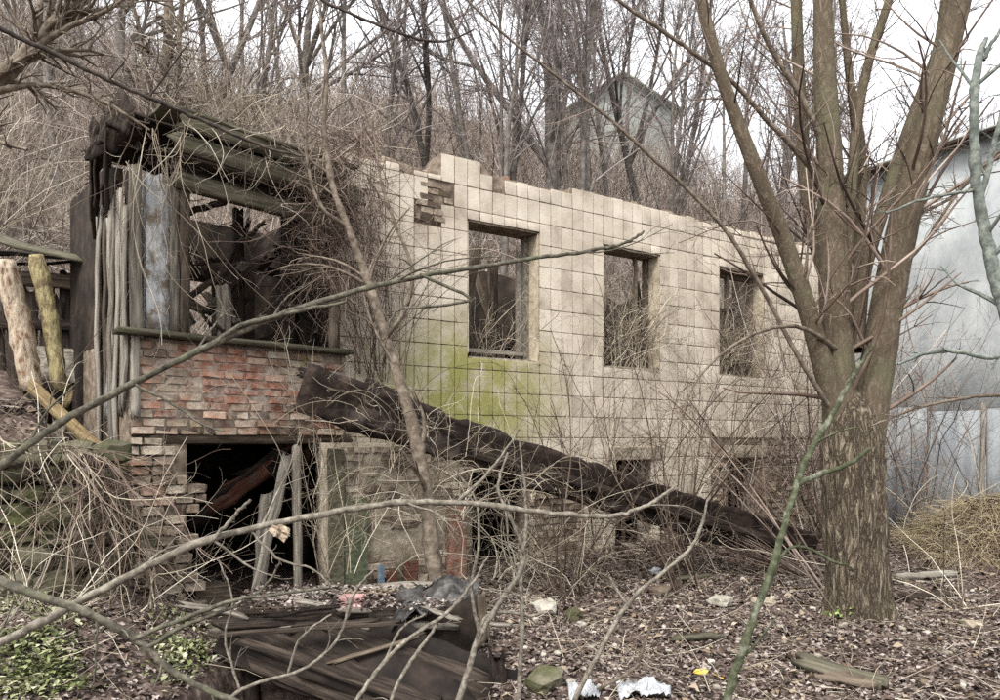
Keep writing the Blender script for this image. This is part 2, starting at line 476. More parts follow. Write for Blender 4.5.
MT['reveal'] = mat('cream_reveal', [(.3, c('#8f826e')), (.5, c('#b5a892')), (.7, c('#cabfab'))], 7, 10, bump=.4, bumpscale=22, dirt=c('#6f6252'), dirtscale=2.2, dirtt=(.55, .75))
MT['dark_room'] = mat('dark_interior', [(.3, c('#15110e')), (.5, c('#2b231d')), (.7, c('#43382f'))], 4, 10, bump=.6)  # very dark brown ramp shared by all inner walls and floors
MT['shed_upper'] = mat('pale_plaster_shed', [(.3, c('#85898a')), (.5, c('#a1a4a4')), (.7, c('#b6b8b6'))], 1.6, 12, bump=.25, bumpscale=20, dirt=c('#84898a'), dirtscale=.8, dirtt=(.5, .75), stretch=(1, 1, .5))
MT['shed_metal'] = mat('galvanised_sheet', [(.3, c('#71757a')), (.5, c('#8f9394')), (.7, c('#a9acab'))], 1.4, 12, bump=.15, bumpscale=14, rough=.5, spec=.5, rand='object', randv=.3, dirt=c('#7d776e'), dirtscale=1.5, dirtt=(.58, .75), stretch=(2, 2, .4))
MT['white'] = mat('dirty_white', [(.3, c('#85868a')), (.5, c('#acaeb0')), (.7, c('#c8cacb'))], 14, 8, bump=.5)
MT['pink'] = mat('faded_pink_block', [(.3, c('#7d5a58')), (.5, c('#a37d7a')), (.7, c('#b99c97'))], 9, 8, bump=.5)
MT['blue'] = mat('faded_blue_board', [(.3, c('#44525f')), (.5, c('#5f7182')), (.7, c('#84929c'))], 9, 8, bump=.3)
MT['yellow'] = mat('yellow_leaf', [(.3, c('#a8862e')), (.5, c('#c4a047')), (.7, c('#d6b867'))], 9, 4, bump=0)
MT['house_far'] = mat('hazed_house_wall', [(.3, c('#757a74')), (.5, c('#8a8f88')), (.7, c('#9ba098'))], 2, 6, bump=.2)  # far house greyed lighter: haze put into its colour
MT['roof_far'] = mat('far_house_roof', [(.3, c('#747a70')), (.5, c('#8b9085')), (.7, c('#9fa399'))], 2, 6, bump=.2)
MT['glass'] = mat('dark_glass', [(.3, c('#20262a')), (.7, c('#394248'))], 2, 2, bump=0, rough=.15, spec=.5)

# ------------------------------------------------------------------ terrain
A = Vector(((130 - 500) / F * 6.45, 6.45, 0))     # front left corner of the brick bay
B_ = Vector(((345 - 500) / F * 7.9, 7.9, 0))
BU = (B_ - A).normalized()                        # along the bay front
BV = Vector((-BU.y, BU.x, 0))                     # into the bay
BLEN = (B_ - A).length
def Bp(u, v, z=0):
    p = A + BU * u + BV * v; p.z = z
    return p

def sm(x, a, b):
    t = np.clip((x - a) / (b - a), 0, 1)
    return t * t * (3 - 2 * t)

def bumps(x, y):
    return (.05 * np.sin(1.7 * x + .6) * np.cos(1.3 * y + .2) + .03 * np.sin(3.9 * x + 1.1 * y) + .02 * np.cos(5.1 * y - 2.3 * x + 1.0))

def terrain(x, y):
    x = np.asarray(x, float); y = np.asarray(y, float)
    n = (x - P0.x) * N.x + (y - P0.y) * N.y
    s = (x - P0.x) * D.x + (y - P0.y) * D.y
    u = (x - A.x) * BU.x + (y - A.y) * BU.y
    n0 = 4.3 - 2.6 * sm(-s, 3.0, 5.0)
    e = np.maximum(n - n0, 0) + .24 * np.clip(s - 8, 0, 40) * sm(n, 4, 12)
    hill = .74 * np.minimum(e, 27) + .12 * np.maximum(e - 27, 0)
    hill = np.minimum(hill, 24) * (1 - .2 * sm(s, 16, 45)) * (1 - .38 * sm(-s, 5, 17))
    hill = hill * (1 + .06 * np.sin(.31 * x + .2) * np.cos(.23 * y))
    terr = (1.5 + .3 * np.clip(y - 6.2, 0, 4)) * sm(-u, .2, .7) * sm(y, 5.7, 6.05) * (1 - sm(e, 3, 9))
    rise = .42 * sm(-x, 1.5, 3.3) * sm(y, 2.5, 4.6) * (1 - sm(u, .0, .6) * sm(y, 5.6, 6.2))
    pit = -.75 * sm(x, -2.0, -1.75) * (1 - sm(x, -.3, -.02)) * sm(y, 3.6, 4.3) * (1 - sm(y, 5.25, 5.45))
    mound = .95 * np.exp(-(((x - 6.15) / .72) ** 2 + ((y - 9.1) / .7) ** 2)) + .3 * np.exp(-(((x - 4.6) / .9) ** 2 + ((y - 9.6) / .8) ** 2))
    inside = sm(n, -.1, .2) * (1 - sm(n, 3.6, 4.2)) * sm(s, -3, -2.5) * (1 - sm(s, 8.2, 8.6))
    z = hill + terr + rise + pit + mound + bumps(x, y) * (1 + 2 * sm(e, 2, 10)) * (1 - .8 * inside)
    # a little rubble bank along the foot of the wall
    z = z + .28 * np.exp(-((n + .5) / .55) ** 2) * sm(s, 2.2, 3.2) * (1 - sm(s, 8.6, 9.4))
    return z

def tz(x, y):
    return float(terrain(x, y))

def axis(breaks):
    out = []
    for a, b, st in breaks:
        out += list(np.arange(a, b, st))
    return np.array(out + [breaks[-1][1]])

xs = axis([(-160, -40, 8), (-40, -12, 1.4), (-12, -6, .4), (-6, 7, .1), (7, 14, .4), (14, 46, 1.6), (46, 160, 8)])
ys = axis([(-30, 2, 2), (2, 12, .1), (12, 20, .4), (20, 60, 1.2), (60, 220, 8)])
XX, YY = np.meshgrid(xs, ys, indexing='ij')
ZZ = terrain(XX, YY)
nearz = (np.abs(XX) < 10) & (YY < 14)
ZZ = ZZ + nearz * rng.normal(0, .008, ZZ.shape)
Vg = np.stack([XX, YY, ZZ], -1).reshape(-1, 3)
ii, jj = np.meshgrid(np.arange(len(xs) - 1), np.arange(len(ys) - 1), indexing='ij')
q = np.stack([ii * len(ys) + jj, (ii + 1) * len(ys) + jj, (ii + 1) * len(ys) + jj + 1, ii * len(ys) + jj + 1], -1).reshape(-1, 4)
ctr = Vg[q].mean(1)
nn = (ctr[:, 0] - P0.x) * N.x + (ctr[:, 1] - P0.y) * N.y
struct(link('ground', np_mesh('ground', Vg, [q[nn < 4.0]], True), MT['soil']))
struct(link('hillside', np_mesh('hillside', Vg, [q[nn >= 4.0]], True), MT['hill']))
for nm in ('ground', 'hillside'):
    me = bpy.data.objects[nm].data
    bm = bmesh.new(); bm.from_mesh(me)
    bmesh.ops.delete(bm, geom=[v for v in bm.verts if not v.link_faces], context='VERTS')
    bm.to_mesh(me); bm.free()

# ------------------------------------------------------------------ the ruined house
house = thing('ruined_house', 'roofless two-storey ruin with cream tiled wall and collapsing brick and timber bay', 'house', tuple(S(2, 0, 0)))

TW, TH = .18, .28
OPEN = [(1.08, 2.16, 2.66, 4.36), (3.24, 4.32, 2.66, 4.36), (5.58, 6.66, 2.66, 4.36), (3.42, 4.14, .08, 1.36), (5.76, 6.48, .4, 1.36), (1.08, 1.98, -.1, 1.25)]
def ftop(u):
    if u < .57: return 4.86 + .03 * math.sin(9 * u)
    if u < 1.42: return 5.1
    if u < 2.65: return 4.96 + .015 * math.sin(11 * u)
    return 5.05 - .02 * (u - 2.65) * .5 + .025 * math.sin(13 * u) * (1 if u > 4 else .3)
us = [round(-.54 + TW * i, 4) for i in range(51)]
zs = sorted(set([round(TH * i, 4) for i in range(18)] + [.08, .4, 1.25, 1.36, 2.66, 4.36, 5.04]))
solid = lambda u, z: not any(a < u < b and z0 < z < z1 for a, b, z0, z1 in OPEN)
facade = grid_wall('tiled_facade', us, zs, solid, .34, P0, D, N, MT['mortar'], house, ftop)

def tile_bottom(u):
    return 1.5 if u < 1.0 else 1.12 if u < 2.88 else .02 if u < 4.4 else .56 if u < 5.4 else 1.66
BROKEN = {(5, 15), (6, 15), (6, 16), (7, 16), (4, 17), (11, 17)}
cells = []
for i in range(50):
    u0, u1 = us[i], us[i + 1]; um = (u0 + u1) / 2
    for j in range(18):
        z0, z1 = j * TH, (j + 1) * TH
        if j == 17: z1 = min(ftop(u0), ftop(u1)) - .006
        z0 = max(z0, tile_bottom(um))
        if z1 - z0 < .03: continue
        if (i, j) in BROKEN: continue
        spans = [(z0, z1)]
        for a, b, a0, a1 in OPEN:
            if a < um < b:
                ns = []
                for p, q_ in spans:
                    if a1 <= p or a0 >= q_: ns.append((p, q_)); continue
                    if a0 - p > .03: ns.append((p, a0))
                    if q_ - a1 > .03: ns.append((a1, q_))
                spans = ns
        for p, q_ in spans:
            cells.append((um, p, q_))
def tsize(cell):
    p = S(cell[0], 0, 0)
    return -(cell[2] - cell[1]) / p.y ** 2
cells.sort(key=tsize)
tile_me = [worn_block('tile', .006, .03, k) for k in range(5)]
for m_ in tile_me: m_.materials.append(MT['tile'])
restV, restF = [], []
for k, (um, p, q_) in enumerate(cells):
    w, h = TW - .0095 + random.uniform(-.002, .002), q_ - p - .0095
    cen = S(um + random.uniform(-.0015, .0015), -.008 + random.uniform(-.002, .004), (p + q_) / 2)
    rot = Matrix.Rotation(random.gauss(0, .006), 4, 'Y') @ Matrix.Rotation(random.gauss(0, .012), 4, 'X') @ Matrix.Rotation(random.gauss(0, .012), 4, 'Z')
    M = basis(cen, D, N, (0, 0, 1)) @ rot @ Matrix.Diagonal((w, .02, h, 1))
    if k < 300:
        link('tile', tile_me[k % 5], None, facade, M)
    else:
        me = tile_me[k % 5]
        off = sum(len(v) for v in restV)
        restV.append(np.array([M @ v.co for v in me.vertices]))
        restF += [tuple(i + off for i in f.vertices) for f in me.polygons]
q4 = [f for f in restF if len(f) == 4]; q3 = [f for f in restF if len(f) == 3]
o = link('tile_field', np_mesh('tile_field', np.concatenate(restV), [np.array(q4), np.array(q3)]), MT['tile_far'], facade)
tag(o, 'cream wall tiles of the far half of the facade', kind='stuff')

def block(name, O, X, Y_, Z_, size, m, parent, bev=.03, jit=.01, seed=0):
    """worn box: corner-centred frame O with axes X,Y,Z and size; origin at its centre"""
    me = worn_block(name, jit, bev, seed or random.randint(0, 9999))
    return link(name, me, m, parent, basis(O, X, Y_, Z_) @ Matrix.Diagonal((*size, 1)))

def fbox(name, s0, s1, n0, n1, z0, z1, m, parent, jit=.006, bev=.03):
    return block(name, S((s0 + s1) / 2, (n0 + n1) / 2, (z0 + z1) / 2), D, N, (0, 0, 1), (s1 - s0, n1 - n0, z1 - z0), m, parent, bev, jit)

def bbox(name, u0, u1, v0, v1, z0, z1, m, parent, jit=.006, bev=.03):
    return block(name, Bp((u0 + u1) / 2, (v0 + v1) / 2, (z0 + z1) / 2), BU, BV, (0, 0, 1), (u1 - u0, v1 - v0, z1 - z0), m, parent, bev, jit)

# upper windows: reveals, soffit, broken sill, rotten frame
for wi, (a, b, z0, z1) in enumerate(OPEN[:3]):
    win = fbox('window', a + .004, b - .004, -.02, .335, z0 - .03, z0 + .025, MT['plaster'], house, .03, .08)
    WL.pop(win, None)
    def sub(nm, s0, s1, n0, n1, za, zb, m, jit=.01):
        o = fbox(nm, s0, s1, n0, n1, za, zb, m, None, jit)
        o.parent = win
        o.matrix_parent_inverse = (Matrix.Translation(WL[house]) @ win.matrix_basis).inverted()
        return o
    win['label'] = 'broken concrete sill with window opening above'
    sub('reveal', a + .001, a + .02, -.004, .33, z0 + .03, z1, MT['reveal'])
    sub('reveal', b - .02, b - .001, -.004, .33, z0 + .03, z1, MT['reveal'])
    sub('soffit', a + .022, b - .022, -.004, .33, z1 - .022, z1 - .001, MT['mortar'])
    m = MT['wood_grey'] if wi == 0 else MT['wood_brown']
    fr = [('frame_post', b - .1, b - .024, .2, .27, z0 + .03, z1 - .03), ('frame_post', a + .024, a + .07, .2, .27, z0 + .03, z0 + (1.2 if wi == 0 else 1.64))]
    if wi == 0: fr += [('frame_rail', a + .075, b - .105, .2, .26, z0 + .1, z0 + .15), ('frame_post', b - .17, b - .11, .26, .31, z0 + .03, z1 - .25)]
    if wi == 1: fr += [('frame_post', b - .3, b - .25, .2, .26, z0 + .03, z1 - .03)]
    if wi == 2: fr += [('frame_post', a + .42, a + .47, .2, .26, z0 + .03, z1 - .03), ('frame_rail', a + .075, a + .415, .2, .25, z0 + 1.05, z0 + 1.11), ('frame_rail', a + .075, b - .11, .21, .27, z1 - .1, z1 - .03)]
    for nm, s0, s1, n0, n1, za, zb in fr: sub(nm, s0, s1, n0, n1, za, zb, m, .015)

# low windows
for wi, (a, b, z0, z1) in enumerate(OPEN[3:5]):
    fbox('basement_lintel', a - .14, b + .22, -.05, .3, z1 + .002, z1 + .2, MT['plaster'], house, .02, .06)
    fbox('basement_jamb', a - .1 if wi else a + .002, a + .03 if not wi else a - .004, -.04, .3, z0, z1 - .004, MT['plaster'], house, .03, .1)
    fbox('window_bar', a + .3, a + .34, .12, .16, z0, z1, MT['wood_brown'], house)
    fbox('basement_frame', b - .1, b - .02, .1, .18, z0, z1, MT['wood_grey'], house)

# bricks
BRV = {}
def brick_me(key):
    if key not in BRV:
        BRV[key] = []
        for k in range(4):
            m_ = worn_block('brick', .05, .1, 40 + k + hash(key) % 1)
            m_.materials.append(MT[key]); BRV[key].append(m_)
    return random.choice(BRV[key])

def bricks(parent, O, U, Nn, u0, u1, z0, z1, bl, bh, pick, depth=.13, proud=.02, jit=.006, gap=.012):
    U = Vector(U); Nn = Vector(Nn)
    z, r = z0, 0
    while z + bh * .6 < z1:
        h = min(bh, z1 - z) - gap
        u = u0 - (bl * .5 if r % 2 else 0) - random.uniform(0, .03)
        while u < u1 - .02:
            L = bl * random.uniform(.92, 1.06)
            if random.random() < .12: L *= .55
            a, b = max(u, u0), min(u + L, u1)
            u += L
            if b - a < .04: continue
            key = pick((a + b) / 2, z + h / 2)
            if not key: continue
            cen = Vector(O) + U * ((a + b) / 2) + Nn * (depth / 2 - proud + random.gauss(0, jit)); cen.z = z + h / 2 + random.gauss(0, .002)
            M = basis(cen, U, Nn, (0, 0, 1)) @ Matrix.Rotation(random.gauss(0, .018), 4, 'Y') @ Matrix.Rotation(random.gauss(0, .025), 4, 'Z') @ Matrix.Diagonal((b - a - gap, depth, h, 1))
            link('brick', brick_me(key), None, parent, M)
        z += bh; r += 1

def nz(x, y, k=1.0):
    return mnoise.noise(Vector((x * k, y * k, 3.7)))

# brick spandrel under the bay window
Z0, Z1 = 1.70, 2.58
panel = grid_wall('brick_spandrel', list(np.linspace(0, BLEN, 12)), [Z0 + .01, 2.1, Z1], lambda u, z: True, .26, A, BU, BV, MT['mortar_pale'], house)
def pick_panel(u, z):
    t = (z - Z0) / (Z1 - Z0)
    v = nz(u, z, 2.6) + .9 * math.exp(-((u - 1.2) / .75) ** 2 - ((t - .55) / .33) ** 2) - .22 + random.uniform(-.35, .35)
    if u > 2.0 and random.random() < .25: return None
    return 'brick_red' if v > .12 else 'brick_pale'
bricks(panel, A, BU, BV, 0, BLEN, Z0, Z1, .215, .078, pick_panel, .14, .012, .009, .008)
# left side of the bay, seen edge on
side = grid_wall('bay_side_wall', [0, .5, 1.0, 1.6], [.2, 1.0, Z1], lambda u, z: True, .2, A - BU * .02 + BV * .03, BV, BU, MT['mortar'], house)
# pier left of the cellar opening
def pier_edge(z):
    return .60 + .07 * math.sin(7 * z) + .05 * math.sin(17 * z + 1) - (.08 if z > 1.25 else 0)
pier = grid_wall('brick_pier', [0.02, .2, .4, .5], [-.1, .5, 1.0, Z0 - .004], lambda u, z: True, .3, A + BV * .03, BU, BV, MT['mortar'], house)
def pick_pier(u, z):
    if u > pier_edge(z) - .06: return None
    if z > 1.42 and u > .42: return None
    return 'brick_grey' if random.random() < .8 else 'brick_pale'
bricks(pier, A, BU, BV, 0, .68, -.05, Z0 - .02, .2, .092, pick_pier, .2, .03, .022, .012)
# sill board, lintel and joists of the bay
plank('window_sill', Bp(-.12, -.06, 2.61), Bp(BLEN + .02, -.06, 2.6), .2, .05, MT['wood_mossy'], house, (0, 0, 1), .004)
plank('opening_lintel', Bp(.3, .1, 1.665), Bp(BLEN + .1, .1, 1.66), .1, .16, MT['wood_brown'], house, tuple(-BV), .004)
# bay timber: corner post with blue paint, casings, side boards
tim = bbox('bay_frame', .12, .42, .02, .07, 2.64, 4.05, MT['wood_blue'], house, .004)
def T(nm, u0, u1, v0, v1, z0, z1, m, j=.006):
    return bbox(nm, u0, u1, v0, v1, z0, z1, m, house, j)
plank('blue_board', Bp(.23, .0, 2.64), Bp(.235, .005, 4.08), .2, .025, MT['wood_blue'], house, tuple(-BV), .001)
plank('blue_board', Bp(.38, .0, 2.64), Bp(.378, .005, 4.1), .085, .03, MT['wood_grey'], house, tuple(-BV), .003)
plank('window_casing', Bp(.465, -.02, 2.64), Bp(.47, -.015, 4.12), .085, .06, MT['wood_brown'], house, tuple(-BV), .006)
plank('window_casing', Bp(2.02, -.01, 2.64), Bp(2.03, -.01, 4.1), .1, .06, MT['wood_brown'], house, tuple(-BV), .006)
plank('corner_board', Bp(.05, -.02, 2.55), Bp(.04, -.015, 4.1), .1, .04, MT['wood_grey'], house, tuple(-BV), .006)
plank('corner_board', Bp(.035, -.045, 1.85), Bp(.03, -.045, 2.58), .07, .025, MT['wood_grey'], house, tuple(-BV), .006)
for k in range(9):
    v = .06 + k * .115
    plank('side_board', Bp(-.03 - .02 * random.random(), v, 1.75 + random.uniform(-.45, .35)), Bp(-.03, v + random.uniform(-.03, .03), 3.95 + random.uniform(-.25, .2)), .1, .022, MT[random.choice(['wood_grey', 'wood_grey', 'wood_brown', 'wood_blue'])], house, tuple(-BU), .012, .06)
for v in (.15, .55, 1.0):
    plank('side_stud', Bp(.03, v, 1.7), Bp(.03, v, 4.1), .08, .06, MT['wood_dark'], house, tuple(-BU))
# entablature
plank('head_beam', Bp(.35, -.03, 4.06), Bp(BLEN + .15, -.03, 4.0), .15, .1, MT['wood_mossy'], house, tuple(-BV), .002)
plank('head_beam', Bp(.4, .06, 4.2), Bp(BLEN + .1, .06, 4.17), .14, .12, MT['wood_dark'], house, tuple(-BV), .006)
plank('fascia_board', Bp(.3, -.22, 4.34), Bp(BLEN + .12, -.2, 4.28), .17, .03, MT['wood_mossy'], house, tuple(-BV), .002, .06)
plank('fascia_board', Bp(.34, -.27, 4.53), Bp(BLEN - .1, -.25, 4.46), .15, .03, MT['wood_mossy'], house, tuple(-BV), .002, .06)
plank('eaves_board', Bp(.2, -.1, 4.63), Bp(BLEN, -.1, 4.56), .36, .035, MT['wood_mossy'], house, (0, 0, 1), .006)
plank('eaves_board', Bp(-.05, .3, 4.66), Bp(BLEN + .1, .3, 4.58), .34, .035, MT['wood_dark'], house, (0, 0, 1), .01, .08)
for k in range(4):
    plank('roof_board', Bp(.0 + .1 * random.random(), .62 + k * .34, 4.68 + .02 * k), Bp(BLEN + .1 - .2 * random.random(), .62 + k * .34, 4.6 + .03 * k), .32, .03, MT['wood_dark'], house, (0, 0, 1), .01, .1)
plank('soffit_board', Bp(.3, -.12, 4.235), Bp(BLEN + .1, -.12, 4.2), .2, .025, MT['wood_dark'], house, (0, 0, 1), .006)
# torn roof edge hanging over the left side
for k in range(6):
    v = -.05 + k * .16
    plank('torn_eaves', Bp(.02 - .1 * random.random(), v, 4.66), Bp(-.08 - .08 * random.random(), v + random.uniform(-.1, .1), 4.42 - .2 * random.random()), .17, .03, MT['wood_dark'], house, (.4, 0, 1), .012, .08)
for k in range(4):
    v = .3 + k * .16
    plank('torn_eaves', Bp(-.08 - .05 * random.random(), v, 4.45), Bp(-.12 + .06 * random.random(), v + random.uniform(-.1, .15), 3.2 + .8 * random.random()), .16, .02, MT['wood_dark'], house, (-.9, -.3, .1), .006, .12)

# inside the bay: floor, walls, studs, junk
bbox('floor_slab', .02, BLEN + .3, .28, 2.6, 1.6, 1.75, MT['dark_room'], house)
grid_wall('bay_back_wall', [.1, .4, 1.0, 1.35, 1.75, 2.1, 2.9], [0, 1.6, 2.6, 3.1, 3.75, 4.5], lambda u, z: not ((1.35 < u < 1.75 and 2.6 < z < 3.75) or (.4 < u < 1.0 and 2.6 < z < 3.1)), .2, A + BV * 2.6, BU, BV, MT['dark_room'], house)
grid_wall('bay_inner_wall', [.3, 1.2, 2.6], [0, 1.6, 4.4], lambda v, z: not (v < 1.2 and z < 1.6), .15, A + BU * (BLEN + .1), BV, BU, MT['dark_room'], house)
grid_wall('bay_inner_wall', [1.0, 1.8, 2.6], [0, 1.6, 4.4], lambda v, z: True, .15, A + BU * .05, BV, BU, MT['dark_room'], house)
for u, v, w in ((.75, .9, .12), (1.12, .7, .14), (1.5, 1.2, .1), (1.72, .5, .16), (1.95, .8, .12)):
    plank('inner_post', Bp(u, v, 1.75), Bp(u + random.uniform(-.06, .06), v, 4.3 if u != 1.12 else 3.3), w, .08, MT['wood_dark' if u != 1.12 else 'wood_grey'], house, tuple(-BV), .008)
for k in range(34):
    u = random.uniform(.5, 1.9); z = random.uniform(2.7, 4.0)
    p = Bp(u, random.uniform(.5, 1.6), z); q_ = p + Vector((random.uniform(-.5, .7), random.uniform(-.2, .3), random.uniform(-.6, .6)))
    q_.z = min(q_.z, 4.15)
    plank('loose_lath', p, q_, random.uniform(.03, .12), .02, MT[random.choice(['wood_dark', 'wood_dark', 'wood_brown', 'wood_dark', 'wood_grey'])], house, tuple(-BV), .012)

# cellar opening: sagging ceiling boards, props
for k in range(5):
    plank('sagging_board', Bp(.85 + k * .1, .9 - .05 * k, .75 + .12 * k), Bp(1.75 + .12 * k, .45 - .03 * k, 1.62 - .02 * k), .16, .03, MT['wood_redbrown' if k % 2 else 'wood_dark'], house, (.4, -.8, -.5), .015, .1)
plank('prop_board', Bp(1.22, .2, .0), Bp(1.55, .12, 1.5), .1, .03, MT['wood_grey'], house, tuple(-BV), .008)
plank('prop_board', Bp(1.3, .28, .0), Bp(1.42, .3, 1.1), .14, .03, MT['wood_grey'], house, tuple(-BV), .008)
plank('door_post', Bp(1.62, .02, -.05), Bp(1.6, .02, 1.6), .07, .07, MT['wood_grey'], house, tuple(-BV), .004)
bbox('step_block', .6, .95, .05, .4, -.1, .22, MT['wood_brown'], house, .02)

# masonry right of the opening
PU = D; PO = S(0, -.36)
def pr(px, n):                      # s of the picture column px on the plane n in front of the wall
    o_ = S(0, n); t = (px - 500) / F
    return (o_.x - t * o_.y) / (t * D.y - D.x)
s_a, s_b = pr(326, -.36), pr(472, -.36)
mas = grid_wall('rough_pier', list(np.linspace(s_a, s_b, 9)), [-.1, .5, 1.0, 1.3, 1.62], lambda u, z: z < 1.3 or u < s_b - .25, .34, PO, D, N, MT['plaster'], house)
for v in mas.data.vertices:
    v.co += N * random.gauss(0, .012)
def pick_rough(u, z):
    v = nz(u + 5, z, 2.2)
    if z > 1.02 or v > .18 or (u < s_a + .5 and u > s_a + .22 and z > .5): return 'brick_grey'
    return None
bricks(mas, PO, D, N, s_a + .12, s_b, -.02, 1.6, .2, .085, lambda u, z: pick_rough(u, z) if (z < 1.3 or u < s_b - .28) else None, .1, .012, .01)
gs = pr(348, -.42)
block('green_door_leaf', S(pr(357, -.44), -.42, .52), D, N, (0, 0, 1), (.24, .03, 1.05), MT['wood_green'], house, .03, .008)
block('grey_door_leaf', S(pr(337, -.44), -.4, .75), D, N, (0, 0, 1), (.18, .03, 1.6), MT['wood_mossy'], house, .03, .008)
block('red_brick_stub', S(pr(458, -.44), -.4, .48), D, N, (0, 0, 1), (.22, .1, .82), MT['brick_red'], house, .06, .02)
block('brown_board', S(pr(412, -.44), -.41, .12), D, N, (0, 0, 1), (.16, .04, .36), MT['wood_redbrown'], house, .03, .01)
block('brown_board', S(pr(392, -.44), -.43, .08), D, N, (0, 0, 1), (.12, .04, .28), MT['wood_redbrown'], house, .03, .01)

# bare brick below the tiles
bp_ = grid_wall('low_brickwork', [1.99, 2.4, 2.88], [-.1, .5, 1.1], lambda u, z: True, .02, S(0, -.03), D, N, MT['mortar'], house)
bricks(bp_, S(0, -.03), D, N, 1.99, 2.88, -.05, 1.1, .22, .085, lambda u, z: 'brick_grey' if random.random() < .9 else None, .08, .02, .012)
lb = grid_wall('low_brickwork', [5.42, 5.75], [-.1, .5, 1.6], lambda u, z: True, .02, S(0, -.03), D, N, MT['mortar'], house)
bricks(lb, S(0, -.03), D, N, 5.42, 5.66, -.05, 1.6, .22, .085, lambda u, z: 'brick_pale', .06, .015, .012)
lc = grid_wall('low_brickwork', [6.58, 7.4, 8.46], [-.1, .5, 1.64], lambda u, z: True, .02, S(0, -.03), D, N, MT['mortar'], house)
bricks(lc, S(0, -.03), D, N, 6.72, 8.46, -.05, 1.64, .23, .085, lambda u, z: 'brick_pale' if random.random() < .6 else 'brick_grey', .06, .015, .012)

# broken patch near the top: exposed bricks, rubble on the wall head
ex = grid_wall('exposed_core', [.36, .9], [4.22, 4.74], lambda u, z: True, .004, S(0, -.003), D, N, MT['mortar'], house)
bricks(ex, S(0, -.006), D, N, .38, .88, 4.26, 4.72, .16, .08, lambda u, z: 'brick_grey' if random.random() < .45 else None, .03, .012, .006)
for k in range(26):
    u = random.choice([random.uniform(-.4, .55), random.uniform(1.42, 1.7), random.uniform(2.6, 8.3)])
    M = basis(S(u, random.uniform(.08, .28), ftop(u) + .03), D, N, (0, 0, 1)) @ Matrix.Rotation(random.uniform(-.5, .5), 4, 'Z') @ Matrix.Rotation(random.uniform(-.3, .3), 4, 'Y') @ Matrix.Diagonal((.2, .11, .08, 1))
    link('loose_brick', brick_me(random.choice(['brick_grey', 'brick_pale'])), None, house, M)

# rooms behind the tiled wall
def jag(u):
    return 4.2 + .3 * nz(u, 1, 1.7) + .12 * nz(u, 9, 6)
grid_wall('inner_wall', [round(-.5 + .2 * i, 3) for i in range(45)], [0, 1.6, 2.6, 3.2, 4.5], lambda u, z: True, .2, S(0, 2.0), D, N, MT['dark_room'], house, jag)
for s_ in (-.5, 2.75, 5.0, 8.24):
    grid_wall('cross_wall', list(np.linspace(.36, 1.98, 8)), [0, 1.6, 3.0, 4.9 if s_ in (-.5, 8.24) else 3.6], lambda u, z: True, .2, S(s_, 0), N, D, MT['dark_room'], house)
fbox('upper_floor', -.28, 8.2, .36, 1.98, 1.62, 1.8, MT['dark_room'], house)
for k in range(30):
    s0 = random.uniform(.6, 7.6)
    p = S(s0, random.uniform(.7, 1.7), random.uniform(1.9, 2.9)); q_ = S(s0 + random.uniform(-1.2, 1.2), random.uniform(.6, 1.8), random.uniform(2.6, 4.4))
    plank('fallen_rafter', p, q_, random.uniform(.08, .16), .06, MT[random.choice(['wood_dark', 'wood_brown', 'wood_dark'])], house, (0, -1, .2), .008)
# ------------------------------------------------------------------ fallen roof sheet
def sheet_mesh(name, p0, p1, across0, across1, bow, thick, nl=40, nw=7, jit=.02, ragged=.05, seed=1, wv=1.0, fd=.1):
    """long crumpled sheet from p0 to p1; across vectors at both ends; bow = offset vector at the middle"""
    rs = np.random.default_rng(seed)
    p0, p1, a0, a1, bw = [np.array(v, float) for v in (p0, p1, across0, across1, bow)]
    V = []
    for i in range(nl):
        t = i / (nl - 1)
        cpt = p0 + (p1 - p0) * t + bw * 4 * t * (1 - t)
        ac = a0 * (1 - t) + a1 * t
        nrm = np.cross(p1 - p0, ac); nrm /= np.linalg.norm(nrm)
        e0, e1 = rs.normal(0, ragged), rs.normal(0, ragged)
        for j in range(nw):
            w = j / (nw - 1) - .5
            ww = w + (e0 if j == 0 else e1 if j == nw - 1 else 0)
            fold = fd * abs(w) ** 1.5 * np.linalg.norm(ac)
            wave = wv * (.03 * math.sin(11 * t + 3 * w) + .012 * math.sin(29 * t + 2 * w))
            V.append(cpt + ac * ww + nrm * (fold + wave + rs.normal(0, jit)))
    n = nl * nw
    V = np.array(V)
    nrm = np.cross(p1 - p0, a0); nrm /= np.linalg.norm(nrm)
    V2 = V - nrm * thick
    Q = []
    for i in range(nl - 1):
        for j in range(nw - 1):
            a = i * nw + j
            Q.append((a, a + 1, a + nw + 1, a + nw))
            Q.append((n + a, n + a + nw, n + a + nw + 1, n + a + 1))
    for i in range(nl - 1):
        for j in (0, nw - 1):
            a = i * nw + j
            f = (a, a + nw, n + a + nw, n + a)
            Q.append(f if j == 0 else f[::-1])
    for j in range(nw - 1):
        for i in (0, nl - 1):
            a = i * nw + j
            f = (a, n + a, n + a + 1, a + 1)
            Q.append(f if i == 0 else f[::-1])
    return np_mesh(name, np.concatenate([V, V2]), [np.array(Q)])

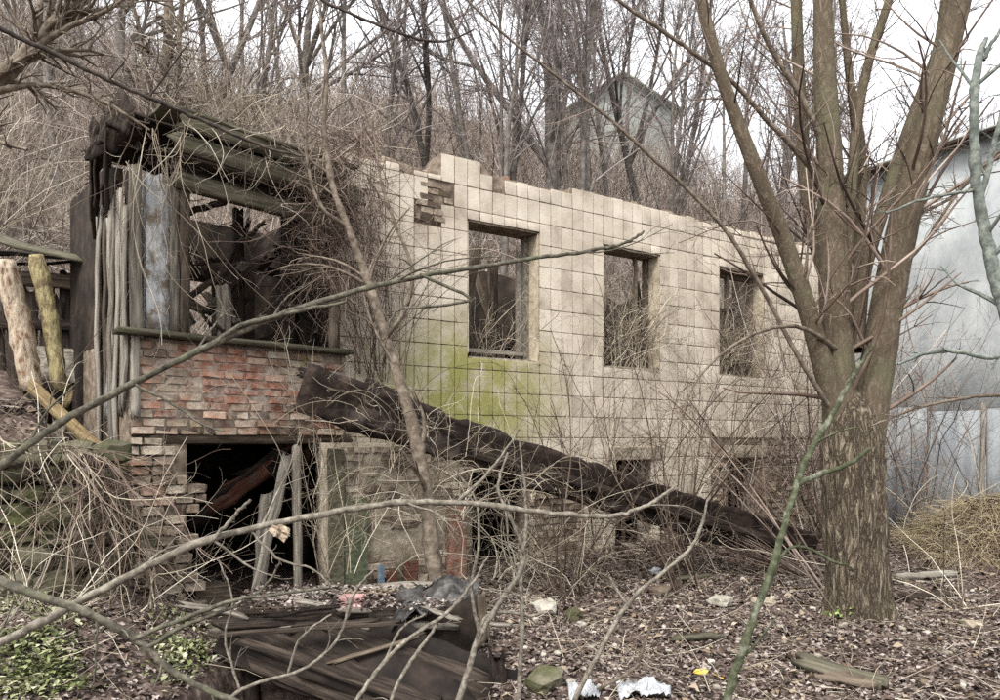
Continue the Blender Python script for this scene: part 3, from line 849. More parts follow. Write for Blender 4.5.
L0 = W(300, 388, 7.0); L1 = W(815, 545, 9.3)
fs = thing('fallen_roof_sheet', 'long dark tarred roof sheet fallen slantwise from the bay to the ground', 'roof sheet', (L1.x, L1.y, tz(L1.x, L1.y)))
ax = np.array((L1 - L0).normalized())
upn = np.array((.05, -.25, .95)); upn = upn - ax * upn.dot(ax); upn /= np.linalg.norm(upn)
link('sheet', sheet_mesh('sheet', L0, L1, -upn * .5, -upn * .32, (0, 0, -.05), .035, 60, 9, .008, .035, 5, .3, .0), MT['tar'], fs)
bk = np.array((0, .12, .03))
link('underlayer', sheet_mesh('underlayer', np.array(L0) + bk + (.5, .25, -.1), np.array(L1) + bk * .6 - (.6, .2, .02), -upn * .42, -upn * .3, (0, 0, -.08), .025, 40, 7, .006, .05, 9, .4, .0), MT['wood_dark'], fs)
for k, (px, py, Y, w_, h_) in enumerate(((345, 412, 6.98, .5, .2), (420, 440, 7.3, .45, .24), (520, 476, 7.75, .6, .2), (600, 500, 8.1, .5, .16))):
    p_ = W(px, py, Y)
    link('torn_flap', sheet_mesh('torn_flap', p_, p_ + Vector(tuple(ax * w_)), (.03, -.06, -h_), (-.04, -.1, -h_ * .7), (0, -.02, 0), .012, 14, 6, .012, .12, 70 + k, .5, .0), MT['tar'], fs)
plank('batten', W(470, 452, 7.55), W(800, 548, 9.1), .1, .07, MT['wood_dark'], fs, (0, -1, .1), .012)
plank('batten', W(300, 372, 7.08), W(560, 462, 8.1), .09, .05, MT['rust'], fs, (0, -1, .4), .012)
plank('batten', W(520, 480, 7.9), W(720, 540, 8.7), .13, .04, MT['rust'], fs, (0, -1, .2), .012)

# ------------------------------------------------------------------ collapsed deck in front of the bay
dk = thing('collapsed_deck', 'collapsed dark timber deck heaped in front of the cellar opening', 'deck', (-1.1, 5.0, tz(-1.1, 5.0)))
for k in range(5):
    yb = 5.2 + k * .2
    plank('deck_board', (-2.05 + random.uniform(-.2, .2), yb + random.uniform(-.12, .2), .3 + .02 * k + random.uniform(-.06, .03)), (-.15 - .09 * k + random.uniform(-.3, .15), yb + random.uniform(-.15, .2), .36 + .02 * k + random.uniform(-.08, .05)), .19, .04, MT[random.choice(['wood_grey', 'wood_dark', 'wood_dark'])], dk, (0, -.1, 1), .012, .1)
plank('edge_board', W(222, 635, 5.05), W(400, 622, 5.0), .03, .08, MT['wood_dark'], dk, (0, -1, .1), .006, .06)
plank('slanting_beam', W(215, 634, 5.15), W(445, 712, 4.35), .06, .06, MT['wood_dark'], dk, (0, -1, .4), .006, .05)
plank('slanting_beam', W(232, 655, 5.2), W(420, 730, 4.4), .12, .05, MT['wood_dark'], dk, (0, -1, .6), .006, .05)
plank('slanting_beam', W(330, 664, 5.0), W(425, 634, 5.0), .03, .03, MT['wood_brown'], dk, (0, -1, .6), .006, .05)
for k in range(5):
    plank('fallen_board', W(228 + 34 * k + random.uniform(-8, 8), 641 - 3 * k, 5.28 - .02 * k), W(415 + 26 * k, 725 - 9 * k, 4.6 + .05 * k), .2 + .05 * random.random(), .03, MT[('rust', 'wood_dark', 'rust', 'wood_dark', 'rust')[k]], dk, (.3, -1, .8 - .15 * k), .014, .08)
link('rusty_panel', sheet_mesh('rusty_panel', W(400, 640, 5.35), W(478, 632, 5.15), (0, .1, -.4), (0, .1, -.5), (0, .03, -.02), .02, 16, 10, .006, .03, 15, .4), MT['rust'], dk)
for k in range(9):
    a = W(random.uniform(230, 440), random.uniform(606, 628), random.uniform(5.0, 5.5)); b = a + Vector((random.uniform(.2, .6) * random.choice((-1, 1)), random.uniform(-.25, .25), random.uniform(-.05, .12)))
    plank('debris_lath', a, b, random.uniform(.03, .07), .015, MT[random.choice(['wood_dark', 'wood_brown', 'wood_grey'])], dk, (0, -.3, 1), .01, .05, 5)
plank('rusty_rail', W(300, 668, 4.85), W(500, 735, 4.3), .12, .03, MT['rust'], dk, (0, -1, .7), .01, .05)
for k in range(3):
    plank('support_post', W(250 + k * 105, 640, 5.35), W(252 + k * 105, 740, 5.3), .1, .1, MT['wood_dark'], dk, (0, -1, 0), .006)

fl = link('roofing_felt', sheet_mesh('roofing_felt', W(395, 610, 5.35), W(476, 596, 5.5), (.0, .5, .12), (.05, .4, .16), (0, 0, .05), .012, 26, 22, .012, .06, 21), MT['felt'])
tag(fl, 'crumpled grey roofing felt lying on the collapsed deck', 'roofing felt')
rk = [rock_mesh('stone', k, .3) for k in range(8)]
def rock(name, px, py, w, h, label, m, Y=None, cat='stone', rot=None, group=None, d=None):
    """stone whose foot is seen at (px, py); w,h in metres"""
    if Y is None:
        Y = 5.0
        for _ in range(30):
            p = W(px, py, Y); Y += (p.z - tz(p.x, p.y)) * F / max(py - 440, 30) * .6
    p = W(px, py, Y); p.z = tz(p.x, p.y) + h * .3
    me = random.choice(rk).copy(); me.materials.clear(); me.materials.append(MT[m])
    o = bpy.data.objects.new(name, me); COL.objects.link(o)
    o.location = p; o.rotation_euler = rot or (random.uniform(-.2, .2), random.uniform(-.2, .2), random.uniform(0, 3))
    o.scale = (w, d or w * .75, h)
    tag(o, label, cat, group)
    return o
o = block('pink_block', W(352, 602, 5.45), (1, 0, 0), (0, 1, 0), (0, 0, 1), (.17, .14, .1), MT['pink'], None, .03, .01); tag(o, 'small faded pink block on the deck below the green door', 'block')
o = block('blue_board', S(pr(381, -.5), -.5, .16), D, N, (0, 0, 1), (.07, .02, .3), MT['blue'], None); tag(o, 'small blue board leaning against the pier beside the green door', 'board')
o = plank('wood_strip', W(345, 592, 5.9), W(410, 591, 5.8), .05, .03, MT['wood_tan'], None, (0, -.3, 1)); tag(o, 'light yellowish wood strip lying behind the pink block', 'plank')
o = plank('broken_stake', W(484, 645, 4.9), W(482, 590, 4.9), .06, .05, MT['wood_brown'], None, (0, -1, 0), .006, .06); tag(o, 'short broken tan stake standing at the end of the deck', 'stake')
o = plank('rotten_stump', W(503, 712, 4.75), W(497, 650, 4.85), .11, .09, MT['wood_dark'], None, (0, -1, 0), .015, .08); tag(o, 'rotten brown stump below the broken stake', 'stump')

# ------------------------------------------------------------------ rubble and boards on the leaf litter
rock('rubble_stone', 545, 612, .34, .16, 'long pale flat stone in the litter right of the deck', 'rubble')
rock('rubble_stone', 574, 620, .17, .16, 'squat dark grey-green stone beside the long pale stone', 'stone')
rock('rubble_stone', 582, 627, .13, .07, 'small whitish stone in front of the squat grey stone', 'rubble')
rock('rubble_stone', 660, 594, .26, .12, 'brownish stone in the litter below the basement windows', 'brick_grey')
rock('rubble_stone', 721, 606, .26, .14, 'square pale block left of the big tree', 'rubble')
rock('rubble_stone', 655, 574, .17, .1, 'white chunk of plaster at the foot of the wall', 'white')
rock('rubble_stone', 545, 688, .3, .16, 'dark green mossy stone at the bottom of the slope near the stump', 'stone')
rock('rubble_stone', 764, 604, .26, .07, 'flat tan stone between the pale block and the big tree', 'plaster')
rock('rubble_stone', 970, 628, .24, .1, 'low reddish brown lump in the litter right of the tree', 'brick_grey')
chips = []
MT['rubble_isl'] = mat('stone_chip', [(.25, c('#5f584e')), (.5, c('#928a7d')), (.75, c('#bdb7ab'))], 7, 6, rand='island', randv=.4, bump=.6)
for k in range(70):
    px, py = random.uniform(505, 980), random.uniform(575, 690)
    chips.append(rock('stone_chip', px, py, random.uniform(.04, .09), random.uniform(.03, .05), 'x', 'rubble'))
cv, cf = [], []
for o in chips:
    Mx = Matrix.LocRotScale(o.location, o.rotation_euler, o.scale); off = sum(len(v) for v in cv)
    cv.append(np.array([Mx @ v.co for v in o.data.vertices])); cf += [tuple(i + off for i in f.vertices) for f in o.data.polygons]
    bpy.data.objects.remove(o)
o = link('stone_chips', np_mesh('stone_chips', np.concatenate(cv), [np.array(cf)]), MT['rubble_isl']); tag(o, 'small pale stone chips scattered in the dead leaves', 'stone chips', kind='stuff')
for k in range(16):
    s_ = random.uniform(2.3, 8.0); p = S(s_, random.uniform(-.9, -.15)); pxx = 500 + F * p.x / p.y
    pyy = 440 - F * (tz(p.x, p.y) - HC) / p.y
    rock('rubble_stone', pxx, pyy, random.uniform(.1, .28), random.uniform(.07, .15), 'lump of rubble in the low bank along the foot of the tiled wall', random.choice(['brick_grey', 'plaster', 'rubble', 'stone']), Y=p.y, group='rubble along the foot of the wall')
def gpt(px, py, dz=.0):
    Y = 5.0
    for _ in range(40):
        p = W(px, py, Y); Y += (p.z - tz(p.x, p.y)) * F / max(py - 440, 30) * .6
    p = W(px, py, Y); p.z = tz(p.x, p.y) + dz
    return p
for k, (px, py, w_, lab) in enumerate(((645, 698, .34, 'white crumpled plastic rag at the bottom edge'), (585, 700, .2, 'small grey-white rag left of the larger white rag'))):
    g0 = gpt(px, py, .03)
    o = link('plastic_rag', sheet_mesh('plastic_rag', g0 + Vector((-w_ / 2, 0, .01)), g0 + Vector((w_ / 2, .03, .0)), (0, .2, .02), (.03, .16, .03), (0, 0, .03), .004, 26, 14, .009, .03, 60 + k, .5), MT['white'])
    tag(o, lab, 'rag')
def gplank(name, a, b, w, t, m, label, cat='plank'):
    o = plank(name, gpt(*a, t * .6), gpt(*b, t * .6), w, t, MT[m], None, (0, -.2, 1)); tag(o, label, cat); return o
gplank('mossy_plank', (672, 642), (724, 640), .07, .04, 'wood_mossy', 'short mossy plank in the leaves under the green stem')
gplank('mossy_plank', (668, 583), (712, 578), .06, .04, 'wood_mossy', 'mossy board end near the rubble under the fallen roof sheet')
gplank('grey_plank', (896, 580), (956, 576), .1, .05, 'wood_grey', 'weathered grey plank right of the big tree trunk')
gplank('dark_plank', (905, 600), (950, 596), .1, .05, 'wood_dark', 'dark rotten board in front of the grey plank')
ml = thing('mossy_log', 'split mossy log lying in the leaves at the lower right', 'log', tuple(gpt(845, 680)))
plank('log_half', gpt(802, 668, .05), gpt(880, 690, .04), .13, .07, MT['wood_mossy'], ml, (0, -.5, 1), .003, .07)
plank('bark_slab', gpt(818, 678, .03), gpt(868, 690, .05), .1, .04, MT['wood_brown'], ml, (0, -.7, 1), .003, .07)
for k, (px, py) in enumerate(((700, 677), (718, 682), (697, 635))):
    p = gpt(px, py, .03)
    me = np_mesh('fallen_leaf', [(-.05, 0, 0), (-.02, -.03, .012), (.03, -.028, .01), (.06, 0, .02), (.03, .028, .012), (-.02, .03, .008), (0, 0, .004)], [np.array([(0, 1, 6), (1, 2, 6), (2, 3, 6), (3, 4, 6), (4, 5, 6), (5, 0, 6)])])
    o = link('fallen_leaf', me, MT['yellow'], None, Matrix.Translation(p) @ Matrix.Rotation(k * 2.1, 4, 'Z') @ Matrix.Rotation(.4, 4, 'X'))
    tag(o, ['yellow fallen leaf left of the green stem, near the bottom edge', 'yellow fallen leaf right beside the green stem, near the bottom edge', 'small yellow leaf above the others beside the mossy plank'][k], 'leaf')

# ------------------------------------------------------------------ left: mossy stone wall, logs, wrecked shed
sw = thing('stone_wall', 'mossy green stone retaining wall at the left edge', 'wall', (-3.7, 5.72, .5)); sw['kind'] = 'thing'
cols_ = 0
zc = .2
rowk = 0
while zc < 1.55:
    h = random.uniform(.14, .24)
    x = -4.9 + random.uniform(0, .2)
    while x < -3.05 - .25 * max(0, zc - .9):
        w = random.uniform(.18, .42)
        y = 5.72 + (zc - .5) * .12 + random.gauss(0, .02)
        me = random.choice(rk)
        key = 'wallstone%d' % rk.index(me)
        m2 = bpy.data.meshes.get(key)
        if m2 is None:
            m2 = me.copy(); m2.name = key; m2.materials.clear(); m2.materials.append(MT['stone'])
        M = Matrix.Translation((x + w / 2, y, zc + h / 2)) @ Matrix.Rotation(random.gauss(0, .1), 4, 'Y') @ Matrix.Rotation(random.gauss(0, .2), 4, 'Z') @ Matrix.Diagonal((w * 1.08, .34, h * 1.12, 1))
        link('stone', m2, None, sw, M)
        x += w
    zc += h * .95
o = plank('mossy_beam', W(-30, 462, 5.6), W(48, 458, 5.6), .1, .08, MT['wood_mossy'], None, (0, -.4, 1)); tag(o, 'short moss-covered beam lying on top of the stone wall', 'beam')

def log(name, a, b, r, m, label, cat='log', Y=7.4, knots=9):
    P, Rd = path([(a[0], a[1], Y, r), ((a[0] + b[0]) / 2 + 3, (a[1] + b[1]) / 2, Y, r * 1.05), (b[0], b[1], Y, r * .95)], 14)
    V, q_ = tube_arrays(P, Rd * (1 + rng.normal(0, .05, Rd.shape)), 12)
    V += rng.normal(0, .006, V.shape)
    n = 12; K = 14
    V = np.concatenate([V, P[0, :1], P[0, -1:]])
    capa = [(len(V) - 2, (i + 1) % n, i) for i in range(n)]
    capb = [(len(V) - 1, (K - 1) * n + i, (K - 1) * n + (i + 1) % n) for i in range(n)]
    o = link(name, np_mesh(name, V, [q_, np.array(capa + capb)]), MT[m]); tag(o, label, cat); return o
MT['log_pale'] = mat('peeled_log', [(.34, c('#5d4c3f')), (.45, c('#a08f7b')), (.6, c('#bfb19d')), (.8, c('#d2c6b4'))], 14, 8, bump=.8, stretch=(2, 2, .5), dirt=c('#7b5a46'), dirtscale=7, dirtt=(.55, .65))
MT['log_yellow'] = mat('lichen_log', [(.34, c('#4f4636')), (.45, c('#8f8460')), (.6, c('#aca078')), (.8, c('#c8bd98'))], 14, 8, bump=.8, stretch=(2, 2, .5), dirt=c('#6b5b46'), dirtscale=7, dirtt=(.5, .62))
log('peeled_log', (3, 262), (32, 392), 21, 'log_pale', 'thick pale peeled log leaning at the left edge', Y=7.4)
log('peeled_log', (36, 256), (60, 392), 15, 'log_yellow', 'thinner yellowish lichen-covered log beside the thick pale log', Y=7.6)
o = plank('tan_plank', W(30, 385, 6.6), W(126, 470, 6.35), .11, .04, MT['wood_tan'], None, (-.2, -1, .4)); tag(o, 'long tan plank lying slantwise on the bank beside the bay', 'plank')
o = plank('grey_board', W(28, 415, 6.5), W(50, 452, 6.3), .2, .03, MT['wood_grey'], None, (-.2, -1, .6)); tag(o, 'short wide grey board below the pale logs', 'plank')
o = plank('grey_board', W(62, 425, 6.5), W(48, 470, 6.2), .12, .03, MT['wood_grey'], None, (-.2, -1, .6)); tag(o, 'narrow grey board beside the tan plank', 'plank')
o = plank('grey_board', W(-10, 440, 6.2), W(60, 448, 6.1), .1, .04, MT['wood_grey'], None, (0, -1, .6)); tag(o, 'weathered board lying level above the mossy stone wall', 'plank')

wx0, wx1, wy = -6.6, -4.55, 8.6
shd = thing('wrecked_shed', 'dark wrecked timber shed left of the bay', 'shed', (-5.5, wy, tz(-5.5, wy)))
zb = 1.95
x = wx0
while x < wx1:
    w = random.uniform(.13, .2)
    if random.random() < .85:
        plank('wall_board', (x, wy + random.uniform(-.02, .03), zb + random.uniform(-.2, .1)), (x + random.gauss(0, .04), wy + .02, 3.55 + random.uniform(-.5, .2)), w * .95, .025, MT['wood_dark'], shd, (0, -1, 0), .01, .07)
    x += w
for k in range(4):
    plank('roof_board', (wx0 - .1, wy - .5 + k * .26, 3.72 - .1 * k + .35), (wx1 + .2 + random.uniform(-.3, .1), wy - .5 + k * .26, 3.55 + .08 * k + .1), .28, .035, MT['wood_mossy' if k == 0 else 'wood_dark'], shd, (0, -.3, 1), .02, .1)
plank('eaves_beam', (wx0, wy - .12, 3.62), (wx1 + .1, wy - .12, 3.42), .16, .1, MT['wood_brown'], shd, (0, -1, 0), .01)
plank('cross_rail', (wx0, wy - .07, 3.05), (wx1, wy - .07, 3.0), .12, .05, MT['wood_dark'], shd, (0, -1, 0), .01)
link('metal_scrap', sheet_mesh('metal_scrap', (-5.5, wy - .3, 2.55), (-4.6, wy - .35, 2.45), (0, -.1, -.42), (0, -.1, -.38), (0, 0, .02), .01, 12, 5, .01, .04, 31), MT['wood_grey'], shd)
plank('leaning_board', (-5.05, wy - .25, 2.0), (-4.6, wy - .2, 3.0), .09, .03, MT['wood_tan'], shd, (0, -1, .1), .01)

# ------------------------------------------------------------------ right: grey shed
GS0 = Vector((5.98, 13.1, 0)); GSd = Vector((.531, -.847, 0)).normalized(); GSn = Vector((.847, .531, 0)).normalized()
gsh = thing('grey_shed', 'pale blue-grey shed wall with metal sheets behind the big tree', 'shed', (7.4, 10.8, tz(7.4, 10.8)))
gw = grid_wall('upper_wall', list(np.linspace(0, 6.4, 9)), [1.42, 3, 4.5, 6.2], lambda u, z: True, .2, GS0, GSd, GSn, MT['shed_upper'], gsh)
grid_wall('far_side_wall', [.2, 2, 4], [-.2, 3, 6.2], lambda u, z: True, .2, GS0, GSn, GSd, MT['shed_upper'], gsh)
def corr(name, u0, u1, z0, z1, amp=.012, pitch=.075):
    n = int((u1 - u0) / (pitch / 4)); V, Q = [], []
    for i in range(n + 1):
        u = u0 + (u1 - u0) * i / n
        off = -.03 + amp * math.sin(2 * math.pi * u / pitch)
        for z in (z0, (z0 + z1) / 2, z1):
            p = GS0 + GSd * u + GSn * off; V.append((p.x, p.y, z))
    for i in range(n):
        for j in range(2):
            Q.append((i * 3 + j, (i + 1) * 3 + j, (i + 1) * 3 + j + 1, i * 3 + j + 1))
    o = link(name, np_mesh(name, V, [np.array(Q)], True), MT['shed_metal'], gsh)
    so_ = o.modifiers.new('s', 'SOLIDIFY'); so_.thickness = .004
    return o
u = 0.0
while u < 6.2:
    w = random.uniform(.75, .95)
    corr('metal_sheet', u, min(u + w - .006, 6.4), -.3, 2.15 + random.uniform(-.06, .06), .006, .16)
    u += w
for u in (.9, 2.55, 4.3):
    plank('batten', GS0 + GSd * u - GSn * .05 + Vector((0, 0, -.1)), GS0 + GSd * (u + .02) - GSn * .05 + Vector((0, 0, 2.2)), .06, .03, MT['wood_grey'], gsh, tuple(-GSn))
e0 = GS0 - GSd * .1 - GSn * .2 + Vector((0, 0, 6.22)); e1 = GS0 + GSd * 6.5 - GSn * .2 + Vector((0, 0, 6.22))
plank('eaves_edge', e0, e1, .05, .1, MT['wood_dark'], gsh, tuple(-GSn), .004)
rfm = np_mesh('roof', [tuple(e0 + Vector((0, 0, .08))), tuple(e1 + Vector((0, 0, .08))), tuple(e1 + GSn * 4.4 + Vector((0, 0, 1.2))), tuple(e0 + GSn * 4.4 + Vector((0, 0, 1.2)))], [np.array([(0, 1, 2, 3)])])
o = link('roof', rfm, MT['roof_far'], gsh); o.modifiers.new('s', 'SOLIDIFY').thickness = .06

# ------------------------------------------------------------------ house far up on the hill
hx, hy = (622 - 500) / F * 52, 52
hz_ = tz(hx, hy) - .5
hh = thing('hill_house', 'faint house coloured haze-grey, with hipped roof behind the bare trees on the hill', 'house', (hx, hy, hz_))
def far_box(nm, x0, x1, y0, y1, z0, z1, m, parent):
    return link(nm, np_mesh(nm, [(x0 + (x1 - x0) * (v[0] + .5), y0 + (y1 - y0) * (v[1] + .5), z0 + (z1 - z0) * (v[2] + .5)) for v in CUBEV], [CUBEF]), m, parent)
ze = HC + 332 / F * 52; za = HC + 366 / F * 52
wv_ = []
for yy in (hy, hy + 8):
    wv_ += [(hx - 3.6, yy, hz_), (hx + 3.6, yy, hz_), (hx + 3.6, yy, ze), (hx, yy, za - .12), (hx - 3.6, yy, ze)]
link('wall', np_mesh('wall', wv_, [np.array([(0, 1, 2, 4), (6, 5, 9, 7), (1, 6, 7, 2), (5, 0, 4, 9)]), np.array([(4, 2, 3), (7, 9, 8)])]), MT['house_far'], hh)
rv = []
for yy in (hy - .6, hy + 8.4):
    rv += [(hx - 4.3, yy, ze - .35), (hx, yy, za), (hx + 4.3, yy, ze - .35)]
o = link('roof', np_mesh('roof', rv, [np.array([(0, 1, 4, 3), (1, 2, 5, 4)])]), MT['roof_far'], hh); o.modifiers.new('s', 'SOLIDIFY').thickness = .15
MT['leaf_big'] = mat('curled_leaf', [(.15, c('#2f2620')), (.45, c('#5c4c40')), (.7, c('#83725f')), (.95, c('#a89a88'))], 3, 2, rand='island', randv=.9, bump=0, rough=.7)
# ------------------------------------------------------------------ leaf litter, weeds, brush (nobody could count these)
def flat_leaves(name, pts, nrm_tilt, size, asp=.6, fold=.25, lift=.012):
    n = len(pts)
    L = rng.uniform(size[0], size[1], n)
    az = rng.uniform(0, 2 * np.pi, n)
    up = unit(np.stack([rng.normal(0, nrm_tilt, n), rng.normal(0, nrm_tilt, n), np.ones(n)], -1))
    a = np.stack([np.cos(az), np.sin(az), np.zeros(n)], -1)
    a = unit(a - up * (a * up).sum(1, keepdims=True))
    b = np.cross(up, a)
    ctr_ = pts + up * (rng.uniform(0, 1, n) * lift)[:, None]
    Wd = L * asp * rng.uniform(.7, 1.2, n)
    fl_ = rng.normal(fold, .2, n)
    v0 = ctr_ - a * (L / 2)[:, None]
    v2 = ctr_ + a * (L / 2)[:, None]
    v1 = ctr_ + b * (Wd / 2)[:, None] + up * (fl_ * Wd)[:, None]
    v3 = ctr_ - b * (Wd / 2)[:, None] + up * (fl_ * Wd)[:, None]
    V = np.stack([v0, v1, v2, v3], 1).reshape(-1, 3)
    i = np.arange(n) * 4
    return np_mesh(name, V, [np.concatenate([np.stack([i, i + 1, i + 2], -1), np.stack([i, i + 2, i + 3], -1)])])

def ground_pts(n, x0, x1, y0, y1, keep):
    x = rng.uniform(x0, x1, n); y = rng.uniform(y0, y1, n)
    k = keep(x, y)
    x, y = x[k], y[k]
    return np.stack([x, y, terrain(x, y)], -1)
def nof(x, y): return (x - P0.x) * N.x + (y - P0.y) * N.y
def sof(x, y): return (x - P0.x) * D.x + (y - P0.y) * D.y
def uof(x, y): return (x - A.x) * BU.x + (y - A.y) * BU.y
def vof(x, y): return (x - A.x) * BV.x + (y - A.y) * BV.y
def infr(x, y): return (np.abs(x) < y * .74 + .2)
inpit = lambda x, y: (x > -2.0) & (x < -.1) & (y > 3.9) & (y < 5.6)
open_ground = lambda x, y: infr(x, y) & ~((nof(x, y) > -.05) & (sof(x, y) < 8.5)) & ~inpit(x, y) & ~((vof(x, y) > -.05) & (uof(x, y) > 0) & (uof(x, y) < 2.2))
pts = ground_pts(190000, -5, 8, 3.9, 13, lambda x, y: open_ground(x, y) & (rng.uniform(0, 1, len(x)) < np.clip(6.5 / y, .3, 1)))
o = link('leaf_litter', flat_leaves('leaf_litter', pts, .45, (.022, .06)), MT['leaf']); tag(o, 'brown and grey dead leaves covering the ground', 'leaves', kind='stuff')
pts2 = ground_pts(6000, -5, 8, 3.9, 11, open_ground)
o = link('curled_leaf_litter', flat_leaves('curled_leaf_litter', pts2, .6, (.045, .085), .62, .45, .03), MT['leaf_big']); tag(o, 'larger curled brown leaves lying on top of the litter', 'leaves', kind='stuff')
tp = ground_pts(5200, -5, 8, 3.9, 12, open_ground)
P, Rd = strands(tp + [0, 0, .02], np.stack([rng.normal(0, 1, len(tp)), rng.normal(0, 1, len(tp)), rng.normal(.05, .16, len(tp))], -1), rng.uniform(.12, .6, len(tp)), 4, .16, .02, rng.uniform(.0015, .004, len(tp)), .001)
P[:, :, 2] = np.maximum(P[:, :, 2], terrain(P[:, :, 0], P[:, :, 1]) + .008)
o = link('twig_litter', tubes_mesh('twig_litter', [(P, Rd, 3)]), MT['vine']); tag(o, 'dry twigs strewn over the dead leaves', 'twigs', kind='stuff')

# weeds bottom left
wk = lambda x, y: infr(x, y) & (uof(x, y) < .4) & ~inpit(x, y) & (x < -1.55) & (y < 5.7)
wp = ground_pts(60000, -4.5, -1.4, 3.2, 5.8, wk)
dens = np.array([mnoise.noise(Vector((p[0] * 2.2, p[1] * 2.2, 1.3))) for p in wp])
wp = wp[(dens + rng.normal(0, .18, len(wp))) > .34][:3000]
V, Q = [], []
az = rng.uniform(0, 6.283, len(wp)); ln = rng.uniform(.025, .075, len(wp)); el = rng.uniform(.15, 1.1, len(wp))
dirv = np.stack([np.cos(az) * np.cos(el), np.sin(az) * np.cos(el), np.sin(el)], -1)
sd = np.stack([-np.sin(az), np.cos(az), np.zeros(len(wp))], -1)
droop = np.zeros_like(dirv); droop[:, 2] = -1
b0 = wp + np.stack([rng.normal(0, .01, len(wp))] * 2 + [rng.uniform(0, .05, len(wp))], -1)
w_ = (ln * rng.uniform(.12, .34, len(wp)))[:, None]
m1 = b0 + dirv * (ln * .5)[:, None]; tip = b0 + dirv * ln[:, None] + droop * (ln * .25)[:, None]
V = np.stack([b0, m1 + sd * w_, tip, m1 - sd * w_], 1).reshape(-1, 3)
i = np.arange(len(wp)) * 4
o = link('weeds', np_mesh('weeds', V, [np.concatenate([np.stack([i, i + 1, i + 2], -1), np.stack([i, i + 2, i + 3], -1)])]), MT['weed']); tag(o, 'low green weeds and grass among dead leaves at the lower left', 'weeds', kind='stuff')

# brush covering the hillside
def eof(x, y):
    return nof(x, y) - (4.3 - 2.6 * sm(-sof(x, y), 3.0, 5.0))
nb = 23000
Yb = 9 + 60 * rng.uniform(0, 1, nb) ** .8
Xb = (rng.uniform(-240, 1200, nb) - 500) / F * Yb
k = (eof(Xb, Yb) > .4) & ~((sof(Xb, Yb) > 8.2) & (nof(Xb, Yb) < 6))
Xb, Yb = Xb[k], Yb[k]
st = np.stack([Xb, Yb, terrain(Xb, Yb) - .05], -1)
nb = len(st)
P, Rd = strands(st, np.stack([rng.normal(0, .35, nb), rng.normal(0, .35, nb), np.ones(nb)], -1), rng.uniform(1.1, 3.3, nb) * (1 + .45 * sm(Yb, 22, 40)), 4, .16, .03, rng.uniform(.008, .018, nb) * (1 + Yb / 60), .004)
K1 = kids(P, Rd, 5, .15, .95, .75, .48, 3, .25, .02, .6, .006)
o = link('hillside_brush', tubes_mesh('hillside_brush', [(P, Rd, 3), (K1[0], K1[1], 3)]), MT['brush']); tag(o, 'dense leafless pinkish brown brush covering the hillside behind the ruin', 'brush', kind='stuff')
print('brush', nb)

# ------------------------------------------------------------------ trees on the hill
def tree_mesh(h, r, limbs=13, seed=0, spread=.6, fork=0):
    g = []
    P, Rd = strands([(0, 0, -.4)], [(rng.normal(0, .06), rng.normal(0, .06), 1)], [h], 12, .05, -.02, [r], [r * .25])
    if fork:
        a, b = strands(np.repeat(P[:, 3], fork, 0), np.stack([rng.normal(0, .4, fork), rng.normal(0, .3, fork), np.ones(fork)], -1), rng.uniform(.6, .8, fork) * h, 12, .05, -.03, np.full(fork, r * .7), np.full(fork, r * .15))
        tr = [(P, Rd, 7), (a, b, 6)]
        P, Rd = np.concatenate([P, a]), np.concatenate([Rd, b])
        limbs = max(5, limbs * 2 // (fork + 1))
    else:
        tr = [(P, Rd, 7)]
    l1 = kids(P, Rd, limbs, .22, .95, spread, .45, 8, .1, -.05, .55, .012, up=.15)
    l2 = kids(*l1, 6, .2, .95, .65, .5, 6, .12, -.03, .6, .008, up=.1)
    l3 = kids(*l2, 5, .15, .95, .7, .55, 5, .14, -.01, .6, .006)
    l4 = kids(*l3, 3, .2, .95, .7, .6, 4, .14, 0, .7, .005)
    tr.append((*l1, 5))
    return tubes_mesh('trunk', tr), tubes_mesh('crown', [(*l2, 4), (*l3, 3), (*l4, 3)])
protos = [tree_mesh(13, .2, 13), tree_mesh(14, .17, 12, fork=2), tree_mesh(12, .13, 12, spread=.5), tree_mesh(13, .24, 12, fork=3, spread=.7), tree_mesh(10, .09, 11, spread=.45)]
